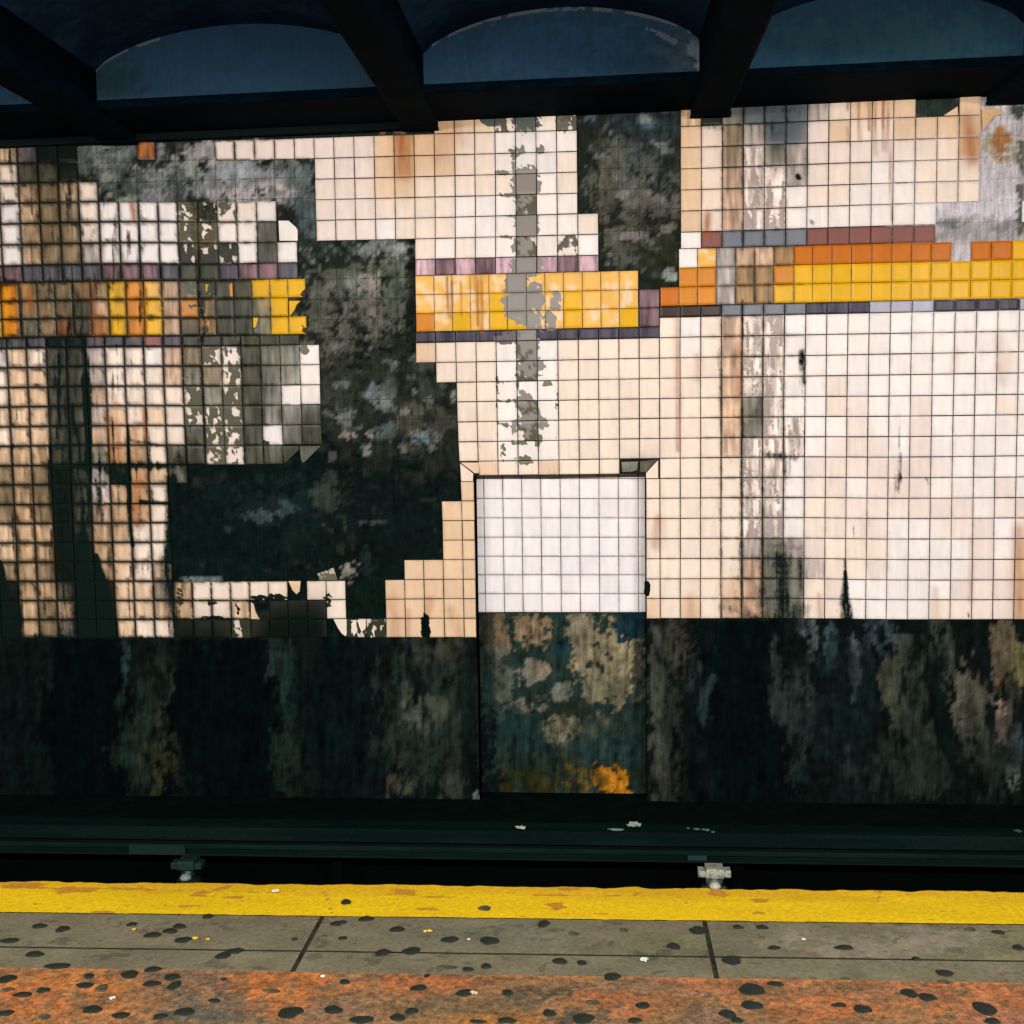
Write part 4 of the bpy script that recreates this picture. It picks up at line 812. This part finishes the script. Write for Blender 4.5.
scrap('paper_scrap', 1018, 832, .022, .014, 0, -.60, (60, 72, 66), 'dull grey litter scrap on the dark board at the right edge', 'litter', 4, .4)
for k, (a, b, w) in enumerate(((688, 829, .010), (697, 830, .016), (706, 831, .020), (713, 832.5, .010))):
    scrap('dust_crumb', a, b, w, .010, 0, -.60, (84, 100, 92), ['leftmost of four dull grey crumbs on the dark board above the pale insulator', 'second of four dull grey crumbs on the dark board above the pale insulator', 'third of four dull grey crumbs on the dark board above the pale insulator', 'rightmost of four dull grey crumbs on the dark board above the pale insulator'][k], 'litter', 10+k, .4, 'grey crumbs on the protection board')
# bits on the platform
for k, (a, b, w, col, lb) in enumerate(((195, 939, .008, (226, 178, 40), 'yellow crumb on the grey slab, left of its twin, beside a gum spot'), (207.5, 940, .006, (226, 178, 40), 'smaller yellow crumb on the grey slab, right of its twin'),
        (134, 930, .006, (206, 166, 70), 'tan crumb just below a gum spot on the left grey slab'), (425, 932, .006, (220, 180, 60), 'left yellow crumb of the pair on the middle grey slab'), (430, 931.5, .006, (220, 180, 60), 'right yellow crumb of the pair on the middle grey slab'),
        (469, 940, .005, (200, 170, 140), 'tiny pale crumb left of a large gum spot on the middle grey slab'), (804, 940, .006, (214, 196, 170), 'tiny pale crumb on the right grey slab between gum spots'), (275.5, 892, .012, (214, 196, 172), 'whitish crumb on the yellow stripe near the left joint'),
        (644, 961, .012, (190, 200, 190), 'pale chip on the narrow grey strip, middle slab'), (474, 994, .010, (190, 170, 140), 'pale chip beside a gum spot on the orange floor'), (112, 999, .008, (214, 196, 186), 'white chip on the orange floor toward the left'), (323, 977, .006, (230, 220, 210), 'white speck on the orange floor just right of the left joint'))):
    x, y = floor_pt(a, b); scrap('crumb', a, b, w, w*.8, 0, .0025, col, lb, 'crumb', 30+k, .5)
# propped shard of tile
sx, sz = wall(326, 580.5, -.02)
mb = MB(); pts = [wall(a, b, -.02) for a, b in ((317, 574), (333, 568), (337, 580.5), (319, 580.5))]
mb.add([(x, -.012, z) for x, z in pts]+[(x, -.002, z) for x, z in pts], [(0, 1, 2, 3)[::-1], (4, 5, 6, 7), (0, 4, 5, 1)[::-1], (1, 5, 6, 2)[::-1], (2, 6, 7, 3)[::-1], (3, 7, 4, 0)[::-1]])
o = mb.build('tile_shard', plain('shard_glaze', (96, 94, 78), .5, .2, c2=(196, 176, 150), sc=18, thr=(.5, .56)))
tag(o, 'tilted broken tile piece resting on the short cream tile row in the dark gap', 'tile fragment')

# ------------------------------------------------------------------ trodden chewing gum
GL = [(118, 201, 20, 8), (188, 210, 20, 9), (28, 245, 27, 8), (104, 286, 25, 10), (172, 322, 36, 10), (397, 196, 16, 6), (460, 228, 26, 8), (512, 216, 22, 8), (540, 202, 20, 8), (551, 243, 22, 10), (626, 172, 16, 7), (672, 290, 22, 11), (708, 276, 24, 9), (887, 241, 8, 4), (1012, 194, 18, 7), (20, 361, 27, 13), (68, 408, 27, 9), (130, 395, 18, 9), (22, 393, 18, 7, 1), (18, 464, 22, 10), (133, 476, 18, 8, 1), (256, 380, 25, 10), (268, 352, 16, 8), (306, 389, 20, 11, 1), (390, 347, 27, 13), (460, 332, 25, 9), (518, 355, 26, 10), (526, 380, 18, 14), (457, 375, 25, 10), (278, 453, 32, 12), (364, 471, 25, 11), (482, 474, 20, 10), (556, 460, 28, 14), (646, 427, 18, 7), (673, 362, 8, 5), (818, 397, 28, 6, 1), (874, 462, 37, 18), (1004, 454, 28, 13)]
GM = [(18, 129, 17, 8), (6, 190, 14, 6), (79, 179, 22, 8), (8, 238, 12, 6), (172, 211, 21, 9), (331, 242, 25, 10), (450, 245, 27, 13), (436, 148, 18, 9, 1), (613, 194, 17, 11), (704, 224, 14, 6, 1), (1005, 262, 20, 10), (129, 281, 22, 11), (215, 276, 26, 12), (385, 332, 15, 7), (440, 322, 14, 9), (662, 307, 24, 9), (728, 312, 16, 7), (820, 354, 24, 13), (320, 326, 30, 6, 1), (262, 352, 9, 6), (14, 370, 16, 8), (237, 388, 24, 10), (374, 403, 23, 12), (504, 402, 17, 9), (912, 441, 20, 11), (216, 458, 18, 11), (173, 477, 25, 11), (66, 484, 34, 13), (630, 464, 21, 11), (503, 486, 27, 10), (732, 480, 35, 15), (415, 490, 25, 6), (888, 486, 20, 9), (760, 432, 20, 8, 1), (855, 213, 12, 5, 1)]
GR = [(40, 214, 25, 12), (163, 204, 16, 6), (236, 205, 16, 7), (272, 267, 20, 6), (482, 266, 27, 8), (144, 304, 26, 16), (862, 212, 16, 6, 1), (947, 220, 21, 5), (1007, 266, 18, 8), (700, 300, 12, 6), (785, 343, 23, 11), (204, 393, 42, 17), (276, 376, 24, 8), (204, 440, 30, 15), (132, 467, 26, 14), (160, 486, 20, 8), (467, 440, 22, 7), (538, 452, 25, 14), (678, 404, 25, 13), (733, 416, 29, 11), (906, 450, 36, 19), (928, 488, 26, 9), (783, 370, 15, 6, 1)]
spots = []
for L, ox in ((GL, 0), (GM, 340), (GR, 684)):
    for g in L:
        spots.append((ox+g[0]/3.012, 860+g[1]/3.012, g[2]/3.012, g[3]/3.012, len(g) > 4))
M_GUM = plain('black_gum', (30, 38, 31), .7, .15, var=.3, sc=60, c2=(38, 44, 34)); M_GUMF = plain('faded_gum', (84, 78, 58), .8, .1, var=.3, sc=60, c2=(58, 58, 44))
zones = {}
for s in spots:
    x, y = floor_pt(s[0], s[1]); v_ = y-TILT*(x-3)
    zn = 'Y' if v_ > -3.032 else 'G' if v_ > -3.262 else 'N' if v_ > -3.387 else 'O' if v_ > -3.51 else 'P'
    sl = 0 if x < 2.47 else 1 if x < 3.619 else 2
    zones.setdefault((zn, sl), []).append((x, y, s))
ZN = {'Y': 'on the yellow stripe', 'G': 'on grey concrete beside yellow stripe', 'N': 'on the narrow grey strip before the groove', 'O': 'on orange floor near the grey strip', 'P': 'on orange floor, bottom edge'}
SL = ['left slab', 'middle slab', 'right slab']; ORD = ['first', 'second', 'third', 'fourth', 'fifth', 'sixth', 'seventh', 'eighth', 'ninth', 'tenth', 'eleventh', 'twelfth', 'thirteenth', 'fourteenth', 'fifteenth', 'sixteenth']
gi = 0
for (zn, sl), L in sorted(zones.items()):
    L.sort()
    for k, (x, y, s) in enumerate(L):
        gi += 1; rs = np.random.RandomState(200+gi)
        xa = floor_pt(s[0]-s[2], s[1])[0]; xb = floor_pt(s[0]+s[2], s[1])[0]; ya = floor_pt(s[0], s[1]-s[3])[1]; yb = floor_pt(s[0], s[1]+s[3])[1]
        rx = (xb-xa)/2; ry = (ya-yb)/2; n = 18; h = .0028
        ph = rs.rand(3)*6.28; base = .0026
        def rad(a): return 1+.10*math.sin(2*a+ph[0])+.07*math.sin(3*a+ph[1])+.05*math.sin(5*a+ph[2])
        v = [(0, 0, h)]; f = []
        for q, zz in ((.5, h*.97), (.88, h*.6), (1.0, 0)):
            for t in range(n):
                a = 2*math.pi*t/n; v.append((q*rad(a)*rx*math.cos(a), q*rad(a)*ry*math.sin(a), zz))
        for t in range(n):
            f.append((0, 1+t, 1+(t+1) % n))
            for ring in range(2):
                b = 1+ring*n; f.append((b+t, b+n+t, b+n+(t+1) % n, b+(t+1) % n))
        f.append(tuple(1+2*n+t for t in range(n))[::-1])
        o = mesh_obj('gum_spot', v, f, M_GUMF if s[4] else M_GUM, None, True); o.location = (x, y, base)
        tone = 'faded' if s[4] else 'black'; size = 'large ' if s[2] > 9.5 else 'tiny ' if s[2] < 4 else ''
        pos = ('only one' if len(L) == 1 else ORD[k]+' from left')
        tag(o, f'{size}{tone} gum spot {ZN[zn]}, {SL[sl]}, {pos}'.replace('before the groove', '').replace(' ,', ','), 'gum', 'gum spots trodden into the platform')
